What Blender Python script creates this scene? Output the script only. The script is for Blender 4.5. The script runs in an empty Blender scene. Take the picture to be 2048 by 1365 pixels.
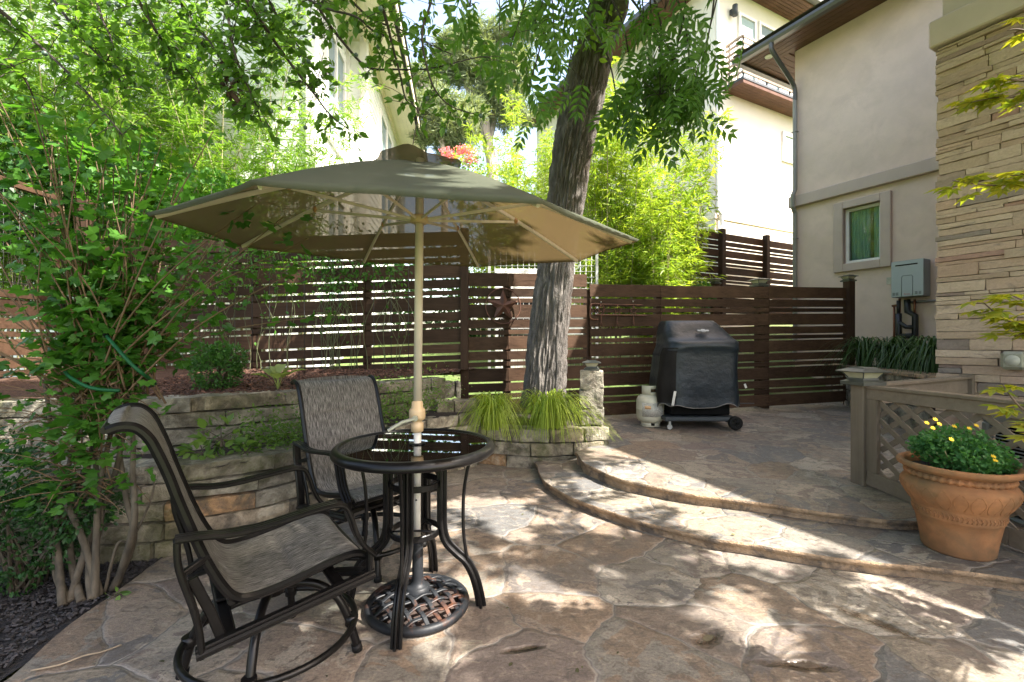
import bpy, bmesh, math, random
import numpy as np
from mathutils import Vector, Matrix, noise as mn
random.seed(11)
rng = np.random.default_rng(11)
sc = bpy.context.scene
COL = sc.collection
# ------------------------------------------------------------------ camera, sky, sun, exposure
H, F = 1.3, 910.0
cd = bpy.data.cameras.new('camera')
cd.lens, cd.sensor_width, cd.clip_start, cd.clip_end = 16.0, 36.0, 0.05, 900
cam = bpy.data.objects.new('camera', cd)
cam.location = (0, 0, H)
cam.rotation_euler = (math.radians(90), 0, 0)
COL.objects.link(cam)
sc.camera = cam
SUN = Vector((.676, -.324, 1.0))
w = bpy.data.worlds.new('World')
sc.world = w
w.use_nodes = True
wn = w.node_tree
sky = wn.nodes.new('ShaderNodeTexSky')
sky.sky_type = 'NISHITA'
sky.sun_disc = False
sky.sun_elevation = math.asin(SUN.normalized().z)
sky.sun_rotation = math.atan2(SUN.x, SUN.y)
sky.air_density, sky.dust_density, sky.ozone_density = 1.0, 3.0, 0.6
bg = wn.nodes['Background']
bg.inputs['Strength'].default_value = 0.15
tint = wn.nodes.new('ShaderNodeMix'); tint.data_type = 'RGBA'; tint.blend_type = 'MULTIPLY'   # warm tint multiplied over the blue sky light
tint.inputs['Factor'].default_value = 1.0
tint.inputs[7].default_value = (1.15, 1.02, .90, 1)
wn.links.new(sky.outputs['Color'], tint.inputs[6])
wn.links.new(tint.outputs[2], bg.inputs['Color'])
ld = bpy.data.lights.new('sun', 'SUN')
ld.energy, ld.angle, ld.color = 4.4, math.radians(0.5), (1.0, .95, .87)
lo = bpy.data.objects.new('sun', ld)
lo.rotation_euler = SUN.to_track_quat('Z', 'Y').to_euler()
lo.location = (6, -3, 12)
COL.objects.link(lo)
sc.view_settings.view_transform = 'Standard'
sc.view_settings.look = 'None'
sc.view_settings.exposure = 2.33
sc.view_settings.gamma = 1.0
cy = sc.cycles
cy.max_bounces, cy.diffuse_bounces, cy.glossy_bounces = 8, 5, 3
cy.transmission_bounces, cy.transparent_max_bounces = 6, 12
cy.caustics_reflective = cy.caustics_refractive = False
cy.sample_clamp_indirect = 6
cy.use_denoising = True
cy.denoising_input_passes = 'RGB_ALBEDO_NORMAL'
cy.denoising_prefilter = 'NONE'
cy.use_adaptive_sampling = True
cy.adaptive_threshold = 0.01

# ------------------------------------------------------------------ helpers
def at(px, py, Y):
    return Vector(((px - 1024) / F * Y, Y, H + (683 - py) / F * Y))
def gnd(px, py, a=0.0, b=0.0):
    """point of the picture on the plane z = a + b*Y"""
    Y = (H - a) * F / ((py - 683) + b * F)
    return Vector(((px - 1024) / F * Y, Y, a + b * Y))
TA, TB = .0395, .035            # upper terrace: z = TA + TB*Y
def zt(y): return TA + TB * y

def catmull(pts, n=6, closed=False):
    P = [Vector(p) for p in pts]
    out = []
    m = len(P)
    for i in range(m if closed else m - 1):
        if closed: a, b, c, d = P[i - 1], P[i], P[(i + 1) % m], P[(i + 2) % m]
        else: a, b, c, d = P[max(i - 1, 0)], P[i], P[i + 1], P[min(i + 2, m - 1)]
        for k in range(n):
            t = k / n
            out.append(.5 * ((2 * b) + (c - a) * t + (2 * a - 5 * b + 4 * c - d) * t * t + (3 * b - a - 3 * c + d) * t ** 3))
    if not closed: out.append(P[-1])
    return out

ORG = {}
class MB:
    def __init__(s): s.v, s.f, s.sm = [], [], []
    def add(s, vs, fs, smooth=False):
        o = len(s.v)
        s.v.extend([tuple(v) for v in vs])
        s.f.extend([[i + o for i in f] for f in fs])
        s.sm.extend([smooth] * len(fs))
        return s
    def box(s, c, size, R=None, ch=.003):
        hx, hy, hz = [max(q / 2, 1e-4) for q in size]
        ch = min(ch, hx * .45, hy * .45, hz * .45)
        vs, ix = [], {}
        for sx in (-1, 1):
            for sy in (-1, 1):
                for sz in (-1, 1):
                    for k in range(3):
                        d = [hx, hy, hz]
                        for q in range(3):
                            if q != k: d[q] -= ch
                        ix[(sx, sy, sz, k)] = len(vs)
                        vs.append(Vector((sx * d[0], sy * d[1], sz * d[2])))
        fs = []
        S = (-1, 1)
        for sg in S:
            q = [(-1, -1), (1, -1), (1, 1), (-1, 1)]
            for k in range(3):
                f = []
                for a, b in q:
                    t = [0, 0, 0]; t[k] = sg; t[(k + 1) % 3] = a; t[(k + 2) % 3] = b
                    f.append(ix[(t[0], t[1], t[2], k)])
                fs.append(f if sg > 0 else f[::-1])
        for k in range(3):
            i, j = (k + 1) % 3, (k + 2) % 3
            for a in S:
                for b in S:
                    def g(e, kk):
                        t = [0, 0, 0]; t[k] = e; t[i] = a; t[j] = b
                        return ix[(t[0], t[1], t[2], kk)]
                    f = [g(-1, i), g(1, i), g(1, j), g(-1, j)]
                    fs.append(f if a * b < 0 else f[::-1])
        for sx in S:
            for sy in S:
                for sz in S:
                    f = [ix[(sx, sy, sz, 0)], ix[(sx, sy, sz, 1)], ix[(sx, sy, sz, 2)]]
                    fs.append(f if sx * sy * sz > 0 else f[::-1])
        c = Vector(c)
        if R is None: vs = [v + c for v in vs]
        else: vs = [R @ v + c for v in vs]
        return s.add(vs, fs)
    def beam(s, a, b, wd, ht, up=(0, 0, 1), ch=.003):
        """a board from a to b; ht along up, wd across"""
        a, b = Vector(a), Vector(b)
        x = (b - a).normalized(); u = Vector(up)
        y = u.cross(x).normalized(); z = x.cross(y)
        R = Matrix((x, y, z)).transposed()
        return s.box((a + b) / 2, ((b - a).length, wd, ht), R, ch)
    def _frames(s, P, closed, up=None):
        n = len(P); T = []
        for i in range(n):
            a = P[i - 1] if (i > 0 or closed) else P[i]
            b = P[(i + 1) % n] if (i < n - 1 or closed) else P[i]
            t = (b - a)
            T.append(t.normalized() if t.length > 1e-9 else Vector((0, 0, 1)))
        fr = []
        if up is not None:
            for t in T:
                x = Vector(up).cross(t)
                if x.length < 1e-4: x = Vector((1, 0, 0)).cross(t)
                x.normalize(); fr.append((x, t.cross(x)))
        else:
            r = Vector((0, 0, 1)) if abs(T[0].z) < .9 else Vector((1, 0, 0))
            x = r.cross(T[0]).normalized()
            for t in T:
                x = (x - t * x.dot(t))
                if x.length < 1e-6: x = Vector((1, 0, 0)).cross(t)
                x.normalize(); fr.append((x, t.cross(x)))
        return fr
    def sweep(s, path, prof, closed=False, up=None, scale=None, smooth=True, cap=True):
        P = [Vector(p) for p in path]
        fr = s._frames(P, closed, up)
        m, n = len(prof), len(P)
        vs = []
        for i, p in enumerate(P):
            k = 1 if scale is None else scale[i]
            x, y = fr[i]
            vs += [p + x * (a * k) + y * (b * k) for a, b in prof]
        fs = []
        for i in range(n if closed else n - 1):
            j = (i + 1) % n
            for q in range(m):
                r = (q + 1) % m
                fs.append([i * m + q, i * m + r, j * m + r, j * m + q])
        s.add(vs, fs, smooth)
        if cap and not closed:
            o = len(s.v) - len(vs)
            s.f.append([o + q for q in range(m)][::-1]); s.sm.append(False)
            s.f.append([o + (n - 1) * m + q for q in range(m)]); s.sm.append(False)
        return s
    def tube(s, path, r, n=8, closed=False, cap=True):
        prof = [(math.cos(2 * math.pi * k / n), math.sin(2 * math.pi * k / n)) for k in range(n)]
        sca = r if isinstance(r, (list, tuple)) else [r] * len(path)
        return s.sweep(path, prof, closed, None, sca, True, cap)
    def bar(s, path, wd, ht, up=(0, 0, 1), closed=False, e=.3):
        a, b, c = wd / 2, ht / 2, min(wd, ht) * e
        prof = [(a, -b + c), (a, b - c), (a - c, b), (-a + c, b), (-a, b - c), (-a, -b + c), (-a + c, -b), (a - c, -b)]
        return s.sweep(path, prof, closed, up, None, False)
    def lathe(s, prof, n=32, c=(0, 0, 0), smooth=True, M=None, arc=None):
        vs, fs = [], []
        m = len(prof)
        full = arc is None
        a0, a1 = (0, 2 * math.pi) if full else arc
        cnt = n if full else n + 1
        for i in range(cnt):
            t = a0 + (a1 - a0) * i / n
            for r, z in prof:
                v = Vector((r * math.cos(t), r * math.sin(t), z))
                vs.append((M @ v if M else v) + Vector(c))
        for i in range(n):
            j = (i + 1) % cnt
            for k in range(m - 1):
                fs.append([i * m + k, j * m + k, j * m + k + 1, i * m + k + 1])
        return s.add(vs, fs, smooth)
    def cyl(s, a, b, r, n=16, r2=None):
        a, b = Vector(a), Vector(b)
        return s.tube([a, b], [r, r if r2 is None else r2], n)
    def poly(s, pts, z0, z1):
        """vertical prism over a 2D polygon; z0/z1 numbers or functions of (x,y)"""
        n = len(pts)
        f0 = z0 if callable(z0) else (lambda x, y: z0)
        f1 = z1 if callable(z1) else (lambda x, y: z1)
        vs = [(x, y, f0(x, y)) for x, y in pts] + [(x, y, f1(x, y)) for x, y in pts]
        fs = [list(range(n))[::-1], list(range(n, 2 * n))] + [[i, (i + 1) % n, n + (i + 1) % n, n + i] for i in range(n)]
        return s.add(vs, fs)
    def sphere(s, c, r, n=10, sc=(1, 1, 1)):
        pr = [(r * math.sin(math.pi * k / n), -r * math.cos(math.pi * k / n)) for k in range(n + 1)]
        c = Vector(c)
        vs, fs = [], []
        m = n + 1; nn = n * 2
        for i in range(nn):
            t = 2 * math.pi * i / nn
            for a, z in pr: vs.append(c + Vector((a * math.cos(t) * sc[0], a * math.sin(t) * sc[1], z * sc[2])))
        for i in range(nn):
            j = (i + 1) % nn
            for k in range(n): fs.append([i * m + k, j * m + k, j * m + k + 1, i * m + k + 1])
        return s.add(vs, fs, True)
    def arrays(s, V, Fs, smooth=False):
        o = len(s.v)
        s.v.extend(map(tuple, V.tolist()))
        for A in Fs:
            s.f.extend((A + o).tolist()); s.sm.extend([smooth] * len(A))
        return s
    def build(s, name, mat, parent=None, loc=None, local=False):
        me = bpy.data.meshes.new(name)
        if parent is not None: L = ORG.get(parent.name, Vector((0, 0, 0))) if not local else Vector((0, 0, 0))
        else: L = Vector(loc) if loc is not None else Vector((0, 0, 0))
        V = np.array(s.v, dtype=np.float64)
        if len(V): V = V - np.array(L)
        me.from_pydata(V.tolist(), [], s.f)
        me.polygons.foreach_set('use_smooth', s.sm)
        if mat is not None: me.materials.append(mat)
        me.validate(); me.update()
        o = bpy.data.objects.new(name, me)
        COL.objects.link(o)
        if parent is not None:
            o.parent = parent; ORG[o.name] = ORG.get(parent.name, Vector((0, 0, 0)))
        else:
            o.location = L; ORG[o.name] = L
        return o

def tag(o, label=None, cat=None, group=None, kind=None):
    if label: o['label'] = label
    if cat: o['category'] = cat
    if group: o['group'] = group
    if kind: o['kind'] = kind
    return o
def thing(name, label, cat, loc=(0, 0, 0), rz=0.0, group=None):
    o = bpy.data.objects.new(name, None)
    o.empty_display_size = .1
    COL.objects.link(o)
    o.location = loc; o.rotation_euler = (0, 0, rz)
    ORG[o.name] = Vector(loc)
    return tag(o, label, cat, group)
def copy_tree(o, loc, rz, label):
    r = o.copy(); COL.objects.link(r)
    r.location = loc; r.rotation_euler = (0, 0, rz); r['label'] = label
    ORG[r.name] = Vector(loc)
    for ch in list(o.children):
        c = ch.copy(); COL.objects.link(c); c.parent = r
        for g in ch.children:
            d = g.copy(); COL.objects.link(d); d.parent = c
    return r

# ------------------------------------------------------------------ materials
def lnk(nt, v, s):
    if isinstance(v, bpy.types.NodeSocket): nt.links.new(v, s)
    elif isinstance(v, (tuple, list)) and s.type == 'RGBA' and len(v) == 3: s.default_value = (*v, 1)
    else: s.default_value = v
def nd(nt, t, ins=None, **props):
    n = nt.nodes.new('ShaderNode' + t)
    for k, v in props.items(): setattr(n, k, v)
    for k, v in (ins or {}).items(): lnk(nt, v, n.inputs[k])
    return n
def math_(nt, op, a, b=0.0, c=None, clamp=False):
    n = nt.nodes.new('ShaderNodeMath'); n.operation = op; n.use_clamp = clamp
    lnk(nt, a, n.inputs[0]); lnk(nt, b, n.inputs[1])
    if c is not None: lnk(nt, c, n.inputs[2])
    return n.outputs[0]
def mix(nt, fac, a, b, mode='MIX'):
    n = nt.nodes.new('ShaderNodeMix'); n.data_type = 'RGBA'; n.blend_type = mode
    lnk(nt, fac, n.inputs['Factor'])
    lnk(nt, a, n.inputs[6]); lnk(nt, b, n.inputs[7])
    return n.outputs[2]
def ramp(nt, fac, stops, interp='LINEAR'):
    n = nt.nodes.new('ShaderNodeValToRGB'); cr = n.color_ramp; cr.interpolation = interp
    while len(cr.elements) < len(stops): cr.elements.new(.5)
    for e, (p, c) in zip(cr.elements, stops):
        e.position = p
        e.color = (c, c, c, 1) if isinstance(c, (int, float)) else (*c, 1)
    lnk(nt, fac, n.inputs[0])
    return n.outputs[0]
def newmat(name):
    m = bpy.data.materials.new(name); m.use_nodes = True
    nt = m.node_tree
    return m, nt, nt.nodes['Principled BSDF'], nt.nodes['Material Output']
def ocoord(nt, scale=(1, 1, 1)):
    tc = nd(nt, 'TexCoord')
    return nd(nt, 'Mapping', {'Vector': tc.outputs['Object'], 'Scale': scale}).outputs[0]
def noise_(nt, vec, s, det=4, rough=.55, dist=0.0):
    return nd(nt, 'TexNoise', {'Vector': vec, 'Scale': s, 'Detail': det, 'Roughness': rough, 'Distortion': dist}).outputs['Fac']
def bump(nt, h, st=.4, d=.01, nrm=None):
    i = {'Height': h, 'Strength': st, 'Distance': d}
    if nrm is not None: i['Normal'] = nrm
    return nd(nt, 'Bump', i).outputs[0]
def mul(c, k): return tuple(min(1, x * k) for x in c)
def simple(name, c, rough=.6, metal=0.0, ns=8, na=.25, stretch=(1, 1, 1), bs=0, bst=.3, bd=.005, isl=0.0, spec=.5, c2=None, c2s=3, c2t=.58, c2w=.1):
    m, nt, b, out = newmat(name)
    v = ocoord(nt, stretch)
    f = noise_(nt, v, ns, 6, .6)
    f = ramp(nt, f, [(.3, 0.0), (.7, 1.0)])
    col = mix(nt, f, mul(c, 1 - na), mul(c, 1 + na))
    if c2 is not None:
        g = ramp(nt, noise_(nt, v, c2s, 5, .65, .4), [(c2t - c2w, 0.0), (c2t + c2w, 1.0)])
        col = mix(nt, g, col, c2)
    if isl:
        r = nd(nt, 'NewGeometry').outputs['Random Per Island']
        k = ramp(nt, r, [(0, 1 - isl), (1, 1 + isl if isl < 1 else 1.9)])
        # brightness factor above one is kept by a multiply node
        mm = nt.nodes.new('ShaderNodeVectorMath'); mm.operation = 'SCALE'
        nt.links.new(col, mm.inputs[0])
        nt.links.new(math_(nt, 'MULTIPLY_ADD', r, 2 * isl, 1 - isl), mm.inputs['Scale'])
        col = mm.outputs[0]
    lnk(nt, col, b.inputs['Base Color'])
    lnk(nt, rough, b.inputs['Roughness']); b.inputs['Metallic'].default_value = metal
    b.inputs['Specular IOR Level'].default_value = spec
    if bs:
        lnk(nt, bump(nt, noise_(nt, v, bs, 6, .65), bst, bd), b.inputs['Normal'])
    return m
def leafmat(name, a, c, tr=.42, rough=.45, tk=1.5):
    m, nt, b, out = newmat(name)
    r = nd(nt, 'NewGeometry').outputs['Random Per Island']
    col = ramp(nt, r, [(0.0, a), (1.0, c)])
    v = ocoord(nt)
    col = mix(nt, ramp(nt, noise_(nt, v, 1.3, 2), [(.35, 0.0), (.65, .5)]), col, mul(c, 1.1))
    lnk(nt, col, b.inputs['Base Color']); b.inputs['Roughness'].default_value = rough
    b.inputs['Specular IOR Level'].default_value = .4
    t = nd(nt, 'BsdfTranslucent', {'Color': mix(nt, 1.0, col, (tk * 1.0, tk * .98, tk * .45), 'MULTIPLY')})
    ms = nd(nt, 'MixShader', {0: tr, 1: b.outputs[0], 2: t.outputs[0]})
    nt.links.new(ms.outputs[0], out.inputs['Surface'])
    return m

def flag_mat(name, scale=1.5, seed=0.0, wet=(), tone=1.0):
    m, nt, b, out = newmat(name)
    tc = nd(nt, 'TexCoord').outputs['Object']
    v0 = nd(nt, 'Mapping', {'Vector': tc, 'Location': (seed, seed * .7, 0), 'Scale': (1, 1.18, 0)}).outputs[0]
    wn_ = nd(nt, 'TexNoise', {'Vector': v0, 'Scale': 1.1, 'Detail': 3})
    wf = nd(nt, 'TexNoise', {'Vector': v0, 'Scale': 9, 'Detail': 3})
    vv = nd(nt, 'VectorMath', {0: wn_.outputs['Color'], 1: (.5, .5, .5)}, operation='SUBTRACT').outputs[0]
    sc1 = nd(nt, 'VectorMath', {0: vv, 'Scale': .5}, operation='SCALE').outputs[0]
    vv2 = nd(nt, 'VectorMath', {0: wf.outputs['Color'], 1: (.5, .5, .5)}, operation='SUBTRACT').outputs[0]
    sc2 = nd(nt, 'VectorMath', {0: vv2, 'Scale': .07}, operation='SCALE').outputs[0]
    v = nd(nt, 'VectorMath', {0: v0, 1: sc1}, operation='ADD').outputs[0]
    v = nd(nt, 'VectorMath', {0: v, 1: sc2}, operation='ADD').outputs[0]
    vo = nd(nt, 'TexVoronoi', {'Vector': v, 'Scale': scale}, voronoi_dimensions='2D')
    ve = nd(nt, 'TexVoronoi', {'Vector': v, 'Scale': scale}, voronoi_dimensions='2D', feature='DISTANCE_TO_EDGE')
    sep = nd(nt, 'SeparateColor', {0: vo.outputs['Color']})
    n1 = noise_(nt, v0, 2.3, 7, .62, .7)
    lvl = math_(nt, 'FLOOR', math_(nt, 'MULTIPLY_ADD', n1, 15.0, math_(nt, 'MULTIPLY', sep.outputs[2], 3.0)))
    wh = nd(nt, 'TexWhiteNoise', {'Vector': nd(nt, 'CombineXYZ', {0: lvl, 1: math_(nt, 'FLOOR', math_(nt, 'MULTIPLY', sep.outputs[0], 97.0)), 2: 0.0}).outputs[0]}, noise_dimensions='3D').outputs['Value']
    pal = [(0, (.255, .215, .165)), (.13, (.15, .148, .145)), (.26, (.34, .29, .23)), (.37, (.19, .15, .13)), (.47, (.24, .215, .18)),
           (.57, (.24, .175, .125)), (.67, (.29, .23, .18)), (.77, (.14, .13, .125)), (.86, (.37, .325, .265)), (.93, (.21, .16, .125)), (1, (.28, .235, .18))]
    pal = [(p, tuple(max(0, .22 * .6 + (q * tone - .22 * .6) * 1.12) for q in c)) for p, c in pal]
    mxv = math_(nt, 'FRACT', math_(nt, 'MULTIPLY_ADD', wh, .20, sep.outputs[0]))
    col = ramp(nt, mxv, pal, 'CONSTANT')
    col = mix(nt, .15, col, ramp(nt, sep.outputs[0], pal))
    n2 = noise_(nt, nd(nt, 'Mapping', {'Vector': v0, 'Scale': (1, 2.6, 1), 'Rotation': (0, 0, .5)}).outputs[0], 8, 9, .72, .9)
    n3 = noise_(nt, v0, 75, 5, .75)
    col = mix(nt, ramp(nt, n2, [(.57, 0.0), (.66, .6)]), col, mul((.235, .175, .12), tone))
    col = mix(nt, ramp(nt, n2, [(.33, .75), (.43, 0.0)]), col, mul((.105, .09, .078), tone))
    col = mix(nt, .55, col, ramp(nt, n3, [(.36, .25), (.62, 1.15)]), 'MULTIPLY')
    n5 = noise_(nt, v0, .9, 6, .68, 1.0)
    col = mix(nt, ramp(nt, n5, [(.53, 0.0), (.60, .55)]), col, mul((.135, .12, .108), tone))
    col = mix(nt, ramp(nt, n5, [(.34, .45), (.42, 0.0)]), col, mul((.34, .27, .195), tone))
    n6 = noise_(nt, v0, 16, 6, .7, .8)
    col = mix(nt, ramp(nt, n6, [(.38, .8), (.46, 0.0)]), col, mul((.11, .088, .072), tone))
    col = mix(nt, ramp(nt, n6, [(.56, 0.0), (.64, .55)]), col, mul((.36, .30, .23), tone))
    vv3 = nd(nt, 'VectorMath', {0: col, 'Scale': .90}, operation='SCALE').outputs[0]
    # mortar: width wanders
    wj = math_(nt, 'MULTIPLY_ADD', noise_(nt, v0, 1.7, 3), .11, -.052)
    mj = nd(nt, 'MapRange', {'Value': ve.outputs['Distance'], 'From Min': wj, 'From Max': math_(nt, 'ADD', wj, .014), 'To Min': 1.0, 'To Max': 0.0}).outputs[0]
    mort = mix(nt, noise_(nt, v0, 30, 4), mul((.20, .175, .15), tone), mul((.31, .28, .245), tone))
    col = mix(nt, mj, vv3, mort)
    crack = nd(nt, 'MapRange', {'Value': ve.outputs['Distance'], 'From Min': 0.0, 'From Max': .012, 'To Min': .75, 'To Max': 0.0}).outputs[0]
    col = mix(nt, math_(nt, 'MULTIPLY', crack, ramp(nt, n1, [(.45, 1.0), (.60, .35)])), col, (.04, .035, .03))
    rough = nd(nt, 'MapRange', {'Value': n2, 'To Min': .38, 'To Max': .75}).outputs[0]
    hgt = math_(nt, 'ADD', math_(nt, 'MULTIPLY', n2, .55), math_(nt, 'MULTIPLY', n3, .09))
    hgt = math_(nt, 'ADD', hgt, math_(nt, 'MULTIPLY', nd(nt, 'MapRange', {'Value': ve.outputs['Distance'], 'From Max': .05}).outputs[0], .5))
    hgt = math_(nt, 'ADD', hgt, math_(nt, 'MULTIPLY', sep.outputs[1], .5))
    hgt = math_(nt, 'ADD', hgt, math_(nt, 'MULTIPLY', lvl, .085))
    if wet:
        wm = None
        nn = noise_(nt, v0, 4.5, 4, .6)
        for (x, y, rx, ry, an) in wet:
            mp = nd(nt, 'Mapping', {'Vector': tc, 'Location': (x, y, 0), 'Rotation': (0, 0, an), 'Scale': (rx, ry, 1)}, vector_type='TEXTURE').outputs[0]
            mp = nd(nt, 'VectorMath', {0: mp, 1: (1, 1, 0)}, operation='MULTIPLY').outputs[0]
            L = nd(nt, 'VectorMath', {0: mp}, operation='LENGTH').outputs['Value']
            L = math_(nt, 'ADD', L, math_(nt, 'MULTIPLY_ADD', nn, 2.2, -1.1))
            k = nd(nt, 'MapRange', {'Value': L, 'From Min': .35, 'From Max': 1.05, 'To Min': 1.0, 'To Max': 0.0}).outputs[0]
            wm = k if wm is None else math_(nt, 'MAXIMUM', wm, k)
        moss = math_(nt, 'MULTIPLY', wm, math_(nt, 'MULTIPLY', ramp(nt, noise_(nt, v0, 9, 4, .6), [(.55, 0.0), (.62, 1.0)]), ramp(nt, ve.outputs['Distance'], [(0, 1.0), (.09, 0.0)])))
        dk = nd(nt, 'VectorMath', {0: mix(nt, .35, col, (.16, .08, .032)), 'Scale': .5}, operation='SCALE').outputs[0]
        col = mix(nt, wm, col, dk)
        col = mix(nt, moss, col, (.07, .09, .015))
        rough = mix(nt, wm, rough, (.07, .07, .07))
        hgt = math_(nt, 'MULTIPLY', hgt, math_(nt, 'MULTIPLY_ADD', wm, -.85, 1.0))
    lnk(nt, col, b.inputs['Base Color']); lnk(nt, rough, b.inputs['Roughness'])
    lnk(nt, bump(nt, hgt, .62, .025), b.inputs['Normal'])
    return m

def block_mat(name, moss=.5, tone=1.0):
    m, nt, b, out = newmat(name)
    v = ocoord(nt)
    r = nd(nt, 'NewGeometry').outputs['Random Per Island']
    col = ramp(nt, r, [(0, mul((.36, .32, .25), tone)), (.25, mul((.30, .275, .22), tone)), (.5, mul((.42, .375, .29), tone)), (.72, mul((.27, .24, .19), tone)), (.84, mul((.34, .29, .2), tone)), (.9, mul((.42, .2, .06), tone)), (1, mul((.40, .34, .25), tone))])
    n1 = noise_(nt, v, 6, 7, .65, .5); n2 = noise_(nt, v, 22, 6, .7); n3 = noise_(nt, v, 2.2, 5, .6, .6)
    col = mix(nt, ramp(nt, n1, [(.40, .9), (.56, 0.0)]), col, mul((.12, .10, .075), tone))
    col = mix(nt, ramp(nt, n1, [(.56, 0.0), (.68, .65)]), col, mul((.55, .49, .38), tone))
    col = mix(nt, .5, col, ramp(nt, n2, [(.36, .2), (.6, 1.0)]), 'MULTIPLY')
    g = ramp(nt, n3, [(.62 - moss * .28, 0.0), (.72 - moss * .2, .85)])
    col = mix(nt, math_(nt, 'MULTIPLY', g, ramp(nt, n2, [(.35, .35), (.6, 1.0)])), col, mix(nt, n1, (.035, .04, .015), (.11, .115, .03)))
    lnk(nt, col, b.inputs['Base Color']); b.inputs['Roughness'].default_value = .9
    lnk(nt, bump(nt, math_(nt, 'ADD', n2, math_(nt, 'MULTIPLY', n1, 1.2)), 1.0, .03), b.inputs['Normal'])
    return m

def wood_mat(name, a, c, rough=.6, gs=1.0, isl=.25, axis=0):
    m, nt, b, out = newmat(name)
    st = [30, 30, 30]; st[axis] = 1.6
    v = ocoord(nt, st)
    g = noise_(nt, v, 1.0 * gs, 6, .65, .6)
    g2 = noise_(nt, ocoord(nt), 2.5, 4)
    r = nd(nt, 'NewGeometry').outputs['Random Per Island']
    col = mix(nt, ramp(nt, g, [(.3, 0.0), (.7, 1.0)]), a, c)
    col = mix(nt, ramp(nt, g2, [(.45, 0.0), (.75, .6)]), col, mul(c, 1.35))
    mm = nd(nt, 'VectorMath', {0: col, 'Scale': math_(nt, 'MULTIPLY_ADD', r, 2 * isl, 1 - isl)}, operation='SCALE').outputs[0]
    lnk(nt, mm, b.inputs['Base Color']); lnk(nt, nd(nt, 'MapRange', {'Value': g, 'To Min': rough - .12, 'To Max': rough + .15}).outputs[0], b.inputs['Roughness'])
    b.inputs['Specular IOR Level'].default_value = .15
    lnk(nt, bump(nt, g, .6, .006), b.inputs['Normal'])
    return m

PUD = [(1055, 1297, .10, .025, .2), (1420, 1275, .09, .05, .5), (1600, 1330, .20, .035, -.1), (1755, 1245, .04, .22, .62)]
wetl = []
for px, py, rx, ry, an in PUD:
    p = gnd(px, py); wetl.append((p.x, p.y, rx, ry, an))
MT = {}
MT['flag'] = flag_mat('flagstone_patio', 2.0, 3.1, wetl)
MT['flag2'] = flag_mat('flagstone_terrace', 2.5, 8.3, (), 1.05)
MT['riser'] = simple('sandstone_riser', (.33, .225, .135), .85, ns=7, na=.4, bs=16, bst=1.0, bd=.04, c2=(.13, .10, .075), c2s=6, c2t=.55, c2w=.06)
MT['block'] = block_mat('limestone_mossy', .5, 1.25)
MT['block2'] = block_mat('limestone_pale', .25, 1.05)
MT['mulch'] = simple('brown_mulch', (.075, .036, .02), .95, ns=40, na=.5, bs=55, bst=1.0, bd=.03, c2=(.13, .07, .04), c2s=30)
MT['blackmulch'] = simple('black_mulch', (.022, .020, .022), .8, ns=50, na=.5, bs=60, bst=1.0, bd=.03, c2=(.06, .045, .035), c2s=25, c2t=.62)
MT['flake'] = simple('mulch_flake', (.028, .025, .026), .7, isl=.75)
MT['bark_chip'] = simple('bark_chip', (.085, .04, .024), .9, isl=.6)
MT['lawn'] = simple('lawn', (.11, .17, .035), .9, ns=20, na=.4, bs=60, bst=1, bd=.05, c2=(.22, .19, .11), c2s=1.2, c2t=.62, c2w=.12)
MT['wood'] = wood_mat('dark_stained_wood', (.031, .0165, .0098), (.068, .039, .024), .6, isl=.4)
MT['woodf'] = wood_mat('dark_stained_post', (.031, .0165, .0098), (.062, .036, .023), .6, axis=2)
MT['paintwood'] = wood_mat('taupe_painted_wood', (.15, .118, .085), (.20, .16, .12), .65, isl=.12)
MT['paintwoodz'] = wood_mat('taupe_painted_post', (.15, .118, .085), (.20, .16, .12), .65, isl=.12, axis=2)
MT['soffit'] = wood_mat('stained_soffit', (.095, .050, .036), (.14, .075, .054), .55, isl=.08)
MT['stucco'] = simple('taupe_stucco', (.64, .495, .42), .92, ns=1.3, na=.10, bs=120, bst=.5, bd=.006, c2=(.565, .435, .365), c2s=2.5, c2t=.6, c2w=.14)
MT['stucco2'] = simple('trim_stucco', (.47, .375, .325), .92, ns=3, na=.06, bs=160, bst=.3, bd=.004)
MT['cream'] = simple('cream_stucco', (.70, .66, .56), .92, ns=1, na=.07, bs=120, bst=.25, bd=.004)
MT['siding'] = simple('pale_siding', (.78, .80, .76), .6, ns=2, na=.04, stretch=(1, 1, .3))
MT['creamtrim'] = simple('cream_soffit_board', (.74, .68, .52), .7, ns=2, na=.05)
MT['gutter'] = simple('bronze_gutter', (.055, .055, .048), .4, ns=3, na=.1, spec=.6)
MT['spout'] = simple('taupe_downspout', (.22, .21, .185), .5, ns=3, na=.08)
MT['roofing'] = simple('roof_metal', (.08, .075, .07), .6)
MT['white'] = simple('white_vinyl', (.75, .74, .70), .5, na=.05)
MT['black'] = simple('black_bronze_metal', (.006, .0055, .0055), .3, metal=.0, ns=25, na=.35, spec=.26, bs=90, bst=.06, bd=.002)
MT['iron'] = simple('cast_iron', (.012, .0135, .016), .5, metal=.0, ns=20, na=.3, bs=60, bst=.3, bd=.003, c2=(.10, .04, .02), c2s=9, c2t=.64, c2w=.08, spec=.3)
MT['cream_pole'] = simple('cream_metal', (.53, .46, .385), .4, ns=12, na=.08, c2=(.4, .3, .2), c2s=6, c2t=.7)
MT['tanplastic'] = simple('tan_plastic', (.50, .36, .21), .45, na=.08)
MT['ochre'] = simple('ochre_plastic', (.33, .17, .065), .5, na=.1)
MT['terra'] = simple('terracotta', (.34, .15, .06), .85, ns=6, na=.35, bs=70, bst=.35, bd=.004, c2=(.17, .105, .05), c2s=3.2, c2t=.53, c2w=.13)
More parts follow.
